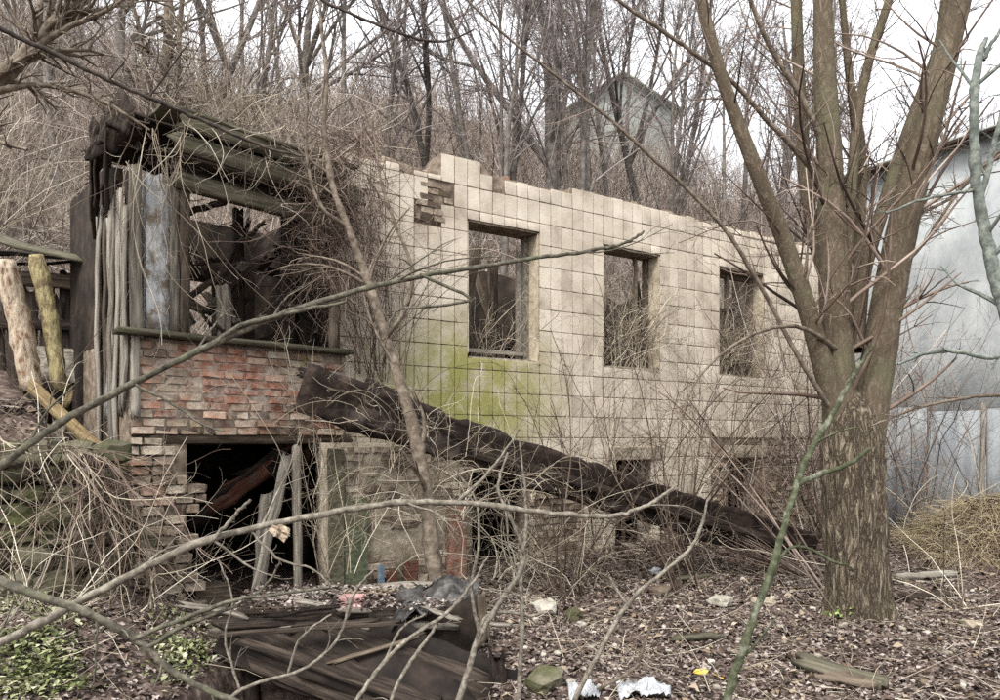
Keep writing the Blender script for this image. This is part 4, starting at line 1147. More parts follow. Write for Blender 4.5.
HT = [  # px, depth, proto, scale, rot, label
    (395, 24, 2, 1.0, .3, 'slim bare tree on the slope above the bay roof'),
    (425, 27, 1, 1.0, 1.2, 'forked bare tree on the slope, just right of the slim one above the bay'),
    (473, 26, 2, 1.05, 2.2, 'straight thin bare tree above the first window'),
    (508, 31, 4, 1.3, 4.0, 'pale thin bare tree left of the thick dark forked tree'),
    (543, 27, 3, 1.1, .6, 'thick dark many-forked bare tree above the tiled wall'),
    (592, 34, 4, 1.3, 1.4, 'thin bare tree left of the far hill house'),
    (612, 31, 2, 1.0, 1.0, 'straight bare tree before the left half of the far hill house'),
    (630, 38, 4, 1.4, 2.0, 'slim bare tree close before the far hill house gable'),
    (664, 27, 4, 1.2, 4.0, 'slim bare tree before the right end of the far hill house'),
    (648, 30, 1, 1.0, 3.0, 'bare forked tree in front of the far hill house'),
    (684, 33, 2, 1.1, 5.1, 'bare tree just right of the far hill house'),
    (742, 30, 4, 1.3, 2.6, 'slender bare tree behind the big tree\'s leftmost stem'),
    (785, 35, 0, 1.0, 3.7, 'far bare tree seen left of the big tree\'s main stem'),
    (876, 34, 2, 1.2, .9, 'far bare tree seen through the big tree\'s crown'),
    (948, 36, 0, 1.0, 4.4, 'far bare tree above the grey shed roof'),
    (994, 34, 1, .9, 2.4, 'far bare tree at the right edge above the shed'),
    (352, 22, 4, 1.25, 1.8, 'slender bare tree behind the right end of the bay roof'),
    (302, 25, 0, 1.0, 2.9, 'bare tree on the slope behind the middle of the bay roof'),
    (246, 22, 2, 1.0, 5.5, 'bare tree on the slope behind the bay roof\'s left part'),
    (205, 27, 1, 1.0, .2, 'forked bare tree high on the slope left of the bay roof'),
    (118, 23, 0, .9, 3.4, 'bare tree behind the vine-hung trunk at the upper left'),
    (62, 20, 2, .9, 1.1, 'bare tree standing behind the wrecked shed'),
    (18, 24, 3, .9, 4.8, 'wide forked bare tree at the upper left corner'),
]
for px, Y, pi, sc_, rz, lab in HT:
    x = (px - 500) / F * Y
    t = thing('bare_tree', lab, 'tree', (x, Y, tz(x, Y)), 'bare trees on the slope')
    t.rotation_euler = (0, 0, rz); t.scale = (sc_, sc_, sc_)
    for nm, me, m in (('trunk', protos[pi][0], MT['bark_bg']), ('crown', protos[pi][1], MT['twig_bg'])):
        if not me.materials: me.materials.append(m)
        o = bpy.data.objects.new(nm, me); COL.objects.link(o); o.parent = t

for k in range(18):
    px = random.choice([random.uniform(-10, 380), random.uniform(380, 800), random.uniform(380, 1000)]); Y = random.uniform(18, 38)
    x = (px - 500) / F * Y
    if eof(x, Y) < 3: continue
    t = thing('young_tree', 'slender bare young tree in the grove on the slope', 'tree', (x, Y, tz(x, Y)), 'young trees in the grove on the slope')
    t.rotation_euler = (0, 0, random.uniform(0, 6)); sc_ = random.uniform(.9, 1.35); t.scale = (sc_, sc_, sc_)
    pi = random.choice([2, 4, 4])
    for nm, me in (('trunk', protos[pi][0]), ('crown', protos[pi][1])):
        o = bpy.data.objects.new(nm, me); COL.objects.link(o); o.parent = t

# ------------------------------------------------------------------ the big tree
TB = gpt(858, 616)
TY = TB.y
bt = thing('big_tree', 'big multi-stemmed bare tree with thick furrowed trunk at the right', 'tree', tuple(TB))
def rough_tube(P, Rd, sides, amp, freq, amp1=None):
    V, q_ = tube_arrays(P, Rd, sides)
    ctr_ = np.repeat(P.reshape(-1, 3), sides, 0)
    rad = V - ctr_
    ang = np.tile(np.arange(sides), P.shape[1])
    k = np.array([min(1, 3.2 * abs(mnoise.noise(Vector((math.cos(a * 6.283 / sides) * freq, math.sin(a * 6.283 / sides) * freq, v[2] * 1.5))))) - .7 + .5 * mnoise.noise(Vector((math.cos(a * 6.283 / sides) * freq * 2, math.sin(a * 6.283 / sides) * freq * 2, v[2] * 4 + 9))) for a, v in zip(ang, V)])
    am = np.repeat(np.linspace(0, 1, P.shape[1]), sides)
    am = amp + ((amp if amp1 is None else amp1) - amp) * am ** 2
    return ctr_ + rad * (1 + am * k)[:, None], q_
def spx(l, dY=0): return [(a, b, TY + dY + d, w) for a, b, d, w in l]
P, Rd = path(spx([(859, 632, 0, 90), (859, 618, 0, 73), (858, 600, 0, 63), (856, 560, 0, 58), (854, 500, 0, 57), (852, 460, 0, 58), (851, 430, 0, 54), (850, 405, 0, 40), (850, 390, 0, 16)]), 200)
V, q_ = rough_tube(P, Rd, 180, .14, 3.1, .03)
link('trunk', np_mesh('trunk', V, [q_], True), MT['bark_old'], bt)
STEMS = [
    [(845, 500, 0, 30), (843, 440, 0, 35), (838, 370, 0, 31), (834, 280, 0, 28), (831, 200, .05, 25), (828, 130, .1, 23), (824, 60, .1, 20), (822, -40, .1, 16), (819, -160, .2, 12), (815, -300, .2, 6)],
    [(860, 500, 0, 30), (865, 440, 0, 36), (876, 370, 0, 32), (892, 280, 0, 30), (909, 200, -.1, 28), (929, 120, -.2, 25), (949, 45, -.2, 22), (968, -40, -.3, 20), (985, -160, -.3, 13), (1000, -290, -.3, 6)],
    [(838, 420, -.05, 20), (824, 370, -.08, 20), (806, 305, -.15, 18), (784, 240, -.2, 16), (760, 180, -.3, 15), (735, 115, -.35, 13), (715, 55, -.4, 12), (700, -15, -.4, 10), (690, -120, -.4, 6)],
    [(836, 300, .15, 16), (818, 250, .3, 14), (807, 190, .4, 13), (801, 110, .5, 12), (797, 30, .5, 11), (795, -80, .5, 10), (796, -200, .5, 5)],
    [(856, 350, .1, 16), (864, 275, .3, 13), (884, 205, .5, 13), (903, 146, .6, 12), (925, 85, .6, 11), (940, 45, .6, 12), (947, -10, .6, 10), (955, -130, .6, 5)],
    [(842, 300, .1, 11), (848, 240, .1, 11), (856, 130, .2, 10), (868, 65, .2, 9), (889, 0, .2, 8), (915, -90, .2, 5)],
    [(845, 330, .2, 10), (858, 250, .4, 10), (862, 160, .5, 9), (850, 80, .6, 8), (842, 0, .6, 6), (835, -80, .6, 4)],
]
stem_data = []
for k, sx in enumerate(STEMS):
    P, Rd = path(spx(sx), 44)
    V, q_ = rough_tube(P, Rd, 64 if k < 3 else 14, .09 if k < 2 else .03, 2, .015)
    link('stem', np_mesh('stem', V, [q_], True), MT['bark'], bt)
    stem_data.append((P, Rd))
LIMBS = [
    [(838, 420, -.05, 6), (800, 360, -.25, 5), (768, 300, -.3, 4.5), (732, 238, -.4, 4.3), (692, 192, -.5, 4), (652, 156, -.6, 3.8), (612, 120, -.7, 3.5), (560, 78, -.8, 3), (505, 35, -.9, 2.6), (455, -10, -1, 2.2), (400, -60, -1.1, 2)],
    [(828, 190, .1, 8), (800, 155, 0, 6), (765, 118, -.1, 5), (735, 84, -.2, 4.5), (690, 50, -.3, 4), (650, 22, -.4, 4), (608, -8, -.5, 3), (560, -50, -.6, 2)],
    [(826, 150, .1, 7), (800, 95, 0, 6), (772, 50, 0, 5), (750, 0, -.1, 4), (735, -60, -.2, 2)],
    [(880, 330, 0, 5), (900, 275, -.1, 4), (930, 235, -.2, 3.5), (960, 190, -.3, 3), (1000, 150, -.4, 2)],
    [(900, 240, .1, 6), (920, 215, .2, 4), (955, 195, .3, 3), (985, 165, .3, 3), (1015, 140, .3, 2)],
    [(838, 350, -.1, 6), (810, 330, -.3, 4.5), (780, 325, -.4, 4), (740, 340, -.5, 3), (700, 375, -.5, 2), (680, 420, -.5, 1.5)],
]
for k, sx in enumerate(LIMBS):
    P, Rd = path(spx(sx), 40, .004)
    link('limb', tubes_mesh('limb', [(P, Rd, 8)]), MT['branch_brown'], bt)
    stem_data.append((P, Rd))
g = []
for k, (P, Rd) in enumerate(stem_data):
    t1 = kids(P, Rd * .45, 28 if k < 7 else 16, .14, .97, .85, .2 if k < 7 else .16, 7, .12, -.03 if k < 7 else .02, .35, .0028, up=.1)
    t2 = kids(*t1, 4, .2, .95, .7, .5, 5, .15, 0, .6, .0018)
    t3 = kids(*t2, 2, .3, .95, .6, .5, 4, .15, 0, .7, .0015)
    g += [(*t1, 4), (*t2, 3), (*t3, 3)]
link('twigs', tubes_mesh('twigs', g), MT['vine_dark'], bt)['kind'] = 'stuff'

# ------------------------------------------------------------------ saplings and branches in front
def branch(name, label, cat, pix, m, n=34, sides=8, side=(), tw=0, twl=.2, twr=.0022, sub=0, wig=.0035, up=.0, grav=.0):
    P, Rd = path(pix, int(n * 1.6), wig)
    Rd = Rd * (1 + .22 * (rng.uniform(0, 1, Rd.shape) > .86) + rng.normal(0, .03, Rd.shape))
    root = Vector(P[0, 0]); root.z = min(root.z, 5)
    t = thing(name, label, cat, tuple(root))
    link('stem', tubes_mesh('stem', [(P, Rd, sides)]), MT[m], t)
    main = [(P, Rd)]
    for sp in side:
        a, b = path(sp, 18, wig); main.append((a, b))
        link('side_branch', tubes_mesh('side_branch', [(a, b, 6)]), MT[m], t)
    if tw:
        g = []
        for a, b in main:
            k1 = kids(a, b, tw, .1, .98, .7, twl, 7, .12, grav, .45, twr, up=up)
            g.append((*k1, 4))
            if sub: k2 = kids(*k1, sub, .2, .95, .7, .55, 5, .15, grav, .7, twr * .7); g.append((*k2, 3))
        link('twigs', tubes_mesh('twigs', g), MT[m], t)['kind'] = 'stuff'
    return t
branch('leaning_sapling', 'long olive grey branch rising from the left edge across the bay to the second window', 'branch',
       [(-330, 1100, 2.6, 13), (-170, 680, 2.7, 11), (-60, 520, 2.8, 9), (0, 468, 2.85, 8), (50, 430, 2.9, 7.5), (100, 402, 2.95, 7.5), (170, 366, 3.0, 7), (225, 340, 3.05, 7), (270, 320, 3.1, 6.5), (350, 292, 3.15, 5.5), (420, 275, 3.2, 5), (520, 259, 3.25, 4.2), (590, 250, 3.3, 3.5), (628, 240, 3.3, 3), (644, 229, 3.3, 2.2)],
       'branch', 60, 8, [[(212, 345, 3.04, 6), (235, 327, 3.05, 5.5), (265, 318, 3.08, 5), (300, 309, 3.1, 4), (345, 300, 3.12, 3)], [(135, 385, 2.97, 3), (170, 402, 2.97, 2.5), (200, 424, 2.97, 2), (222, 432, 2.97, 1.5)], [(420, 275, 3.2, 3.5), (470, 300, 3.2, 3), (400, 310, 3.22, 2.5), (385, 335, 3.2, 2)]], 7, .1, .0018, 2, up=.1)
lowb = branch('leaning_sapling', 'pale branch arching low from the left edge past the green door', 'branch',
       [(-300, 900, 2.3, 11), (-100, 692, 2.4, 10), (0, 642, 2.45, 8.5), (60, 612, 2.5, 8), (140, 570, 2.55, 7.5), (200, 542, 2.6, 7), (260, 527, 2.65, 6.5), (340, 512, 2.7, 6.5), (420, 503, 2.75, 6), (480, 505, 2.8, 5.5), (540, 512, 2.85, 5), (600, 516, 2.9, 4.5), (632, 511, 2.9, 4), (655, 500, 2.9, 3.5), (674, 486, 2.9, 2.5)],
       'branch_pale', 60, 8, [[(215, 538, 2.6, 4), (235, 515, 2.6, 3.5), (250, 500, 2.6, 3)], [(455, 504, 2.78, 4), (475, 488, 2.8, 3.5), (500, 460, 2.8, 2.5), (520, 430, 2.8, 1.8)], [(250, 530, 2.64, 3), (280, 560, 2.64, 2.5), (312, 570, 2.64, 2), (330, 585, 2.64, 1.5)]], 8, .1, .0016, 2)
link('withered_leaf', rock_mesh('withered_leaf', 91, .75, 3), MT['log_pale'], lowb, Matrix.Translation(W(280, 531, 2.66)) @ Matrix.Rotation(.5, 4, 'Y') @ Matrix.Diagonal((.07, .03, .05, 1)))
branch('leaning_sapling', 'smooth green-grey branch descending from the left edge over the weeds', 'branch',
       [(-420, 380, 2.2, 14), (-200, 470, 2.25, 12), (-60, 560, 2.3, 10), (0, 582, 2.32, 9.5), (60, 604, 2.34, 9), (100, 622, 2.36, 8.5), (135, 643, 2.38, 8), (150, 656, 2.38, 7.5), (172, 678, 2.38, 7), (215, 698, 2.38, 6.5), (270, 722, 2.38, 5), (330, 740, 2.4, 3)],
       'branch', 46, 8, [[(132, 640, 2.38, 5), (190, 616, 2.4, 4.5), (232, 602, 2.4, 4), (270, 598, 2.42, 3.2), (330, 590, 2.44, 2.5)], [(146, 648, 2.38, 4.5), (195, 622, 2.4, 4), (240, 604, 2.42, 3), (262, 588, 2.42, 2.5), (280, 562, 2.42, 2)], [(97, 620, 2.36, 3), (97, 650, 2.36, 2.5), (95, 685, 2.36, 2)]], 3, .08, .0018, 2)
branch('green_sapling', 'leaning green sapling stem in front of the big tree', 'sapling',
       [(705, 860, 2.9, 10), (726, 705, 3.0, 8.5), (742, 655, 3.0, 8), (757, 608, 3.0, 7.5), (775, 556, 3.05, 7), (792, 500, 3.1, 6.5), (806, 460, 3.15, 6), (831, 415, 3.2, 5.5), (855, 372, 3.2, 4.5), (871, 349, 3.2, 3)],
       'green_stem', 40, 10, [[(797, 485, 3.12, 6), (820, 474, 3.12, 5.5), (845, 466, 3.12, 5), (870, 450, 3.1, 4)], [(762, 600, 3.0, 4), (790, 548, 3.1, 3), (840, 565, 3.1, 3), (842, 560, 3.1, 2)]], 3, .1, .0018, 1)
branch('thin_sapling', 'thin pale forked sapling rising from the white rag at the bottom', 'sapling',
       [(560, 740, 4.2, 7), (578, 692, 4.3, 5.5), (600, 650, 4.3, 5), (627, 604, 4.3, 4.5), (660, 574, 4.3, 4), (690, 548, 4.3, 3.5), (703, 520, 4.3, 3), (708, 498, 4.3, 2)],
       'branch_pale', 30, 7, [[(627, 604, 4.3, 3.5), (618, 592, 4.3, 3), (610, 578, 4.3, 2.5)]], 2, .1, .0018, 1)
branch('thin_sapling', 'thin brown forked twig rising from the litter beside the white rag', 'sapling',
       [(560, 712, 4.5, 5), (600, 690, 4.5, 4), (635, 668, 4.5, 3.5), (645, 640, 4.5, 3), (658, 610, 4.5, 2.5), (670, 586, 4.5, 2)], 'branch_brown', 24, 6, [], 2, .1, .0016, 0)
branch('pale_sapling', 'tall pale leaning sapling in front of the masonry pier', 'sapling',
       [(440, 615, 6.2, 17), (434, 570, 6.25, 15), (425, 500, 6.3, 14), (416, 445, 6.35, 13), (404, 400, 6.4, 11.5), (388, 350, 6.5, 10), (374, 305, 6.55, 9), (360, 265, 6.6, 8), (345, 225, 6.6, 7), (330, 185, 6.65, 6), (322, 130, 6.7, 5), (324, 80, 6.7, 4), (318, 20, 6.75, 3), (316, -40, 6.8, 2)],
       'branch_brown', 50, 10, [[(384, 340, 6.5, 6), (405, 310, 6.4, 5), (412, 270, 6.4, 4), (395, 225, 6.4, 3.5), (380, 180, 6.4, 3), (372, 120, 6.4, 2)], [(345, 225, 6.6, 5), (325, 210, 6.5, 4), (312, 180, 6.5, 3.5), (306, 130, 6.5, 3), (310, 80, 6.5, 2)]], 14, .14, .003, 3, up=.1)
branch('thin_sapling', 'pale crooked sapling left of the stake, rising from the deck\'s end', 'sapling',
       [(448, 730, 4.4, 8), (462, 690, 4.45, 7), (478, 640, 4.5, 6), (498, 605, 4.5, 5.5), (518, 575, 4.5, 5), (523, 550, 4.5, 4), (510, 520, 4.5, 3.5), (498, 490, 4.5, 3), (508, 455, 4.5, 2)],
       'branch_pale', 36, 7, [[(470, 662, 4.48, 5), (485, 618, 4.5, 4), (505, 612, 4.5, 3.5), (530, 616, 4.5, 3), (545, 612, 4.5, 2.5)], [(480, 636, 4.5, 4), (472, 590, 4.5, 3.5), (480, 545, 4.5, 3), (476, 500, 4.5, 2.5), (455, 470, 4.5, 2)]], 6, .18, .002, 2)
branch('thin_sapling', 'straight pale sapling right of the stake', 'sapling',
       [(514, 735, 4.5, 6), (518, 690, 4.5, 5), (522, 620, 4.5, 4.5), (520, 570, 4.5, 4), (525, 530, 4.5, 3.5), (524, 490, 4.5, 2.5), (518, 440, 4.5, 1.8)], 'branch_pale', 30, 7, [], 7, .22, .002, 2)
branch('thin_sapling', 'thin pale twig curving up over the deck\'s slanting beam', 'sapling',
       [(345, 725, 4.1, 5), (362, 690, 4.2, 4.5), (400, 645, 4.3, 4), (450, 610, 4.4, 3.5), (475, 580, 4.4, 3), (490, 555, 4.4, 2)], 'branch_pale', 28, 6, [[(385, 660, 4.28, 3), (400, 630, 4.3, 2.5), (425, 615, 4.3, 2)]], 4, .2, .0018, 1)
branch('thin_sapling', 'thin straight pale twig in front of the rusty panel', 'sapling',
       [(380, 735, 4.0, 4.5), (395, 690, 4.05, 4), (415, 655, 4.1, 3.8), (430, 635, 4.1, 3.2), (438, 622, 4.1, 2.5)], 'branch_pale', 20, 6, [], 2, .2, .0018, 0)
branch('thin_sapling', 'pale twig looping up left of the deck into the dark opening', 'sapling',
       [(200, 735, 4.2, 5), (240, 690, 4.3, 4), (300, 670, 4.4, 3.5), (335, 640, 4.5, 3.2), (350, 600, 4.5, 3), (362, 580, 4.5, 2.5), (372, 570, 4.5, 2)], 'branch_pale', 30, 6, [[(240, 690, 4.3, 3), (225, 640, 4.3, 2.5), (232, 600, 4.3, 2), (218, 560, 4.3, 1.8)], [(288, 674, 4.4, 3), (300, 640, 4.4, 2.5), (330, 615, 4.4, 2)]], 4, .2, .0018, 2)
branch('dark_branch', 'long straight dark branch slanting down from the upper left corner', 'branch',
       [(-260, -120, 3.6, 8), (-60, -5, 3.7, 6), (0, 27, 3.8, 5), (60, 55, 3.9, 4.5), (120, 84, 4, 4.2), (180, 110, 4.1, 4), (230, 132, 4.2, 3.5), (265, 147, 4.3, 3), (305, 158, 4.3, 2)], 'branch_dark', 40, 7, [[(150, 96, 4.05, 2.5), (168, 70, 4.05, 2), (190, 40, 4.05, 1.5)]], 5, .1, .0018, 2)
branch('dark_branch', 'thin dark branch sagging from the top edge above the bay', 'branch',
       [(280, -60, 4.4, 4), (318, -5, 4.5, 3.5), (350, 12, 4.5, 3.2), (395, 30, 4.5, 3), (430, 40, 4.5, 2.6), (455, 38, 4.5, 2.2), (475, 28, 4.5, 1.6)], 'branch_dark', 30, 6, [], 3, .12, .0016, 1)
branch('grey_sapling', 'grey-green sapling stem curving up at the right edge', 'sapling',
       [(1100, 900, 3.3, 17), (1060, 560, 3.35, 15), (1012, 340, 3.4, 13), (994, 280, 3.45, 12), (980, 225, 3.5, 11), (973, 170, 3.5, 9.5), (972, 110, 3.5, 8.5), (976, 60, 3.55, 7), (984, 40, 3.55, 4)],
       'grey_stem', 40, 10, [[(978, 210, 3.5, 7), (990, 160, 3.5, 6), (1003, 110, 3.5, 5), (1020, 60, 3.5, 4)], [(984, 60, 3.55, 5), (990, 45, 3.55, 4), (1005, 25, 3.55, 3)], [(975, 190, 3.5, 4), (955, 192, 3.5, 3.2), (920, 200, 3.5, 2.6), (885, 212, 3.5, 2)], [(1012, 352, 3.4, 6), (985, 358, 3.4, 5), (955, 352, 3.45, 4.5), (925, 354, 3.5, 4), (898, 365, 3.5, 3)]], 6, .2, .0022, 2)
branch('thin_branch', 'thin branch reaching level from the right edge before the metal sheets', 'branch',
       [(1120, 440, 3.8, 6), (1030, 400, 3.9, 5), (990, 395, 4, 4), (950, 400, 4.1, 3.5), (910, 410, 4.2, 3), (870, 425, 4.3, 2)], 'branch_brown', 26, 6, [], 6, .2, .002, 2)

# vine-hung trunk and leaning trunk, upper left
branch('vine_hung_tree', 'thin upright tree hung with dry vines behind the left end of the bay roof', 'tree',
       [(172, 330, 9.6, 12), (170, 260, 9.4, 11), (166, 180, 9.2, 11), (163, 100, 9.0, 10), (168, 20, 8.8, 9), (165, -80, 8.7, 6), (160, -220, 8.6, 3)], 'branch_brown', 40, 8, [[(166, 180, 9.2, 7), (180, 120, 8.8, 6), (178, 50, 8.6, 5), (186, -40, 8.4, 4)], [(168, 150, 9.1, 6), (150, 90, 8.8, 5), (140, 30, 8.6, 4), (120, -40, 8.4, 3)]], 40, .14, .0035, 5, up=-.3, grav=.1)
branch('leaning_tree', 'grey trunk leaning into the upper left corner', 'tree',
       [(-260, 330, 5.2, 26), (-120, 190, 5.3, 22), (-20, 95, 5.4, 17), (20, 62, 5.45, 15), (50, 30, 5.5, 13), (80, 2, 5.5, 12), (125, -50, 5.6, 9), (170, -120, 5.7, 5)], 'branch_brown', 40, 10, [[(30, 52, 5.45, 8), (40, 15, 5.45, 6), (42, -40, 5.45, 4)], [(-20, 95, 5.4, 9), (30, 85, 5.4, 6), (70, 90, 5.45, 5), (110, 105, 5.5, 4), (150, 130, 5.5, 2)], [(10, 70, 5.4, 8), (60, 32, 5.4, 6), (110, 10, 5.4, 4), (150, -20, 5.4, 3)]], 26, .16, .0032, 5)

# ------------------------------------------------------------------ shrubs, brambles and vines
def clump(name, label, cat, bases, n, h, dirf, m, K=9, wob=.09, grav=.0, r=.006, per=5, lr=.35, per2=3, ang=.7, group=None, kgrav=0):
    bases = np.asarray(bases, float)
    idx = rng.integers(0, len(bases), n)
    st = bases[idx] + rng.normal(0, .05, (n, 3)) * [1, 1, .2]
    di = dirf(n)
    P, Rd = strands(st, di, rng.uniform(h[0], h[1], n), K, wob, grav, rng.uniform(.6, 1.2, n) * r, rng.uniform(.25, .4, n) * r)
    t = thing(name, label, cat, tuple(bases.mean(0)), group)
    link('stems', tubes_mesh('stems', [(P, Rd, 5)]), MT[m], t)['kind'] = 'stuff'
    if per:
        k1 = kids(P, Rd, per, .15, .98, ang, lr, 6, wob * 1.3, kgrav, .6, r * .22)
        g = [(*k1, 3)]
        if per2: g.append((*kids(*k1, per2, .2, .95, ang, .5, 4, wob * 1.4, kgrav, .7, r * .18), 3))
        link('twigs', tubes_mesh('twigs', g), MT[m], t)['kind'] = 'stuff'
    return t
def D3(x, y, z, sp):
    return lambda n: np.array([x, y, z]) + rng.normal(0, sp, (n, 3))
def Sg(s, n_):
    p = S(s, n_); return (p.x, p.y, tz(p.x, p.y))
SH = [(1.7, -1.3, 9, 2.6, 'vine_dark', 'bare shrub below the first window'), (2.6, -.8, 10, 3.0, 'vine', 'bare shrub between the first and second windows'),
      (3.3, -1.4, 11, 3.2, 'vine_dark', 'bare shrub left of the second window'), (4.0, -.7, 10, 2.8, 'vine', 'pale bare shrub below the second window'),
      (4.7, -1.3, 12, 3.2, 'vine_dark', 'bare shrub between the second and third windows'), (5.3, -.7, 11, 2.9, 'vine_dark', 'brown bare shrub left of the third window'),
      (6.0, -1.5, 12, 3.2, 'vine_dark', 'bare shrub below the third window'), (6.9, -.8, 11, 3.0, 'vine', 'bare shrub right of the third window'),
      (6.6, -2.4, 9, 3.0, 'vine_dark', 'bare shrub close behind the big tree')]
for s_, n_, ns, h, m, lab in SH:
    ns = int(ns * .75)
    clump('bare_shrub', lab, 'shrub', [Sg(s_, n_), Sg(s_ + .2, n_ + .1), Sg(s_ - .25, n_ - .05)], ns, (h * .7, h * 1.15), D3(-.1, 0, 1, .26), 'vine_black' if m == 'vine_dark' else m, 12, .1, .01, .011, 5, .42, 2, group='bare shrubs in front of the tiled wall')
# saplings by the wall, reddish canes sweeping over the sheet
clump('bramble', 'long brown canes arching left from the big tree over the fallen roof sheet', 'bramble', [gpt(800, 575), gpt(815, 580), gpt(780, 570)], 34, (2.2, 3.6), D3(-1.0, .15, .62, .16), 'vine_dark', 12, .04, .055, .008, 4, .2, 2)
clump('bramble', 'thick dark canes leaning out left of the big tree trunk', 'bramble', [gpt(822, 600), gpt(828, 592)], 7, (2.2, 3.4), D3(-.5, .2, 1.1, .16), 'vine_dark', 10, .05, .02, .014, 6, .3, 3)
clump('bramble', 'pale tangled stems in front of the dark hole beside the pier', 'bramble', [tuple(S(1.3, -.75, .1)), tuple(S(1.0, -.8, .1)), tuple(S(1.7, -.7, .1))], 34, (1.0, 2.4), D3(0, -.1, 1, .5), 'vine', 12, .22, .06, .006, 4, .35, 2)
clump('bramble', 'pale curling stems climbing over the upper end of the fallen sheet', 'bramble', [tuple(W(420, 520, 6.9)), tuple(W(390, 470, 6.8)), tuple(W(460, 520, 7.0))], 40, (.8, 2.0), D3(.0, -.05, .8, .6), 'vine', 12, .22, .05, .005, 4, .35, 2)
clump('bramble', 'low pale stems in the litter below the rough brickwork', 'bramble', [gpt(545, 590), gpt(600, 590), gpt(570, 600)], 18, (.6, 1.5), D3(.1, 0, 1, .5), 'vine', 10, .16, .05, .005, 4, .35, 2)
clump('bare_shrub', 'twiggy grey shrub before the mossy part of the tiled wall', 'shrub', [gpt(560, 600), gpt(580, 596)], 10, (1.8, 3.0), D3(-.15, .1, 1, .22), 'vine_black', 11, .08, .01, .01, 7, .42, 3)
clump('bare_shrub', 'twiggy shrub with crossing branches left of the green stem', 'shrub', [gpt(680, 592), gpt(700, 588)], 12, (1.8, 3.0), D3(-.15, .1, 1, .26), 'vine_black', 11, .08, .01, .01, 7, .42, 3)
clump('bare_shrub', 'thin pale shrub in front of the bay\'s brick spandrel', 'shrub', [tuple(Bp(1.6, -.6, .3)), tuple(Bp(1.9, -.6, .3))], 10, (1.6, 3.2), D3(0, 0, 1, .2), 'vine', 11, .1, .02, .006, 6, .35, 3)
# left heap
hb = [tuple(W(x_, y_, 5.62)) for x_, y_ in ((80, 455), (92, 452), (104, 458), (112, 480), (100, 500), (120, 530))]
clump('bramble', 'heap of dry pale stalks draped down beside the brick pier', 'bramble', hb, 120, (.6, 1.25), D3(.2, -.12, -.6, .32), 'vine_dark', 11, .13, .1, .0055, 3, .3, 1)
clump('bramble', 'dry stalks hanging over the mossy stone wall', 'bramble', [tuple(W(x_, 452, 5.5)) for x_ in (-20, 10, 40, 70)], 40, (.8, 1.6), D3(.2, -.4, .1, .4), 'vine', 10, .13, .15, .005, 3, .3, 0)
clump('bramble', 'dry canes rising from the weeds at the foot of the stone wall', 'bramble', [gpt(60, 620), gpt(140, 610), gpt(190, 600), gpt(20, 610)], 60, (.6, 1.6), D3(.1, 0, 1, .45), 'vine', 10, .13, .06, .005, 3, .35, 1)
# right side
clump('bramble', 'dry canes arching over the ground between the big tree and the grass mound', 'bramble', [gpt(900, 545), gpt(930, 550), gpt(960, 548), gpt(990, 545)], 70, (.9, 2.2), D3(.0, -.1, .35, .6), 'vine', 11, .09, .06, .006, 3, .35, 2)
clump('bramble', 'hanging twiggy shrub against the grey shed wall', 'bramble', [(6.3, 10.6, tz(6.3, 10.6)), (6.9, 10.2, tz(6.9, 10.2))], 22, (2.2, 4.2), D3(-.05, 0, 1, .2), 'vine_dark', 11, .08, .02, .007, 7, .3, 4)
clump('bramble', 'tall twiggy thicket between the big tree and the shed\'s left corner', 'thicket', [(5.2, 11.4, tz(5.2, 11.4)), (5.6, 11.2, tz(5.6, 11.2)), (5.0, 10.9, tz(5.0, 10.9))], 34, (3.0, 6.0), D3(.02, 0, 1, .14), 'brush', 12, .07, .0, .012, 8, .3, 4)
clump('bramble', 'pale vines draped along the middle of the fallen roof sheet', 'bramble', [tuple(W(380 + 45 * k, 420 + 18 * k, 7.1 + .2 * k)) for k in range(8)], 60, (.5, 1.4), D3(.1, -.25, .5, .6), 'vine', 12, .2, .06, .0045, 4, .35, 2)
# vines on the bay
def box_pts(n, px, py, Y):
    return np.array([W(random.uniform(*px), random.uniform(*py), random.uniform(*Y)) for _ in range(n)])
clump('vine_tangle', 'dense brown vine tangle hanging over the right end of the bay', 'vine', box_pts(90, (312, 376), (115, 270), (7.2, 7.8)), 420, (.4, 1.2), D3(0, -.1, -.5, .45), 'vine_dark', 11, .25, .08, .005, 4, .35, 2)
clump('vine_tangle', 'pale looping vines hanging from the bay\'s fascia', 'vine', [tuple(Bp(.3 + .09 * k, -.32, 4.6 + random.uniform(-.15, .1))) for k in range(18)], 46, (.6, 1.5), D3(.05, -.1, -.5, .5), 'vine', 12, .2, .1, .004, 3, .35, 1)
clump('vine_tangle', 'dry vines trailing down the timber left of the bay window', 'vine', [tuple(Bp(-.1 + .07 * k, -.14, 4.3 + random.uniform(-.3, .3))) for k in range(9)], 26, (.8, 2.2), D3(0, -.05, -1, .2), 'vine', 14, .1, .06, .0045, 3, .2, 1)
clump('vine_tangle', 'vines climbing the wall strip between the bay and the tiles', 'vine', [tuple(S(-.35 + .1 * k, -.12, 2.2 + .2 * random.random())) for k in range(6)], 40, (1.2, 2.8), D3(.0, -.05, 1, .18), 'vine_dark', 14, .1, .0, .006, 5, .25, 2)
clump('vine_tangle', 'thin brown vines growing inside the first window', 'vine', [tuple(S(1.2 + .15 * k, .4, 2.5)) for k in range(6)], 26, (.8, 1.6), D3(.1, 0, 1, .3), 'vine', 11, .15, .03, .007, 5, .35, 2)
clump('vine_tangle', 'pale vines filling the second window', 'vine', [tuple(S(3.4 + .12 * k, .2, 2.68)) for k in range(7)], 90, (.8, 1.8), D3(.0, .0, 1, .2), 'vine', 12, .16, .02, .0075, 6, .35, 2)
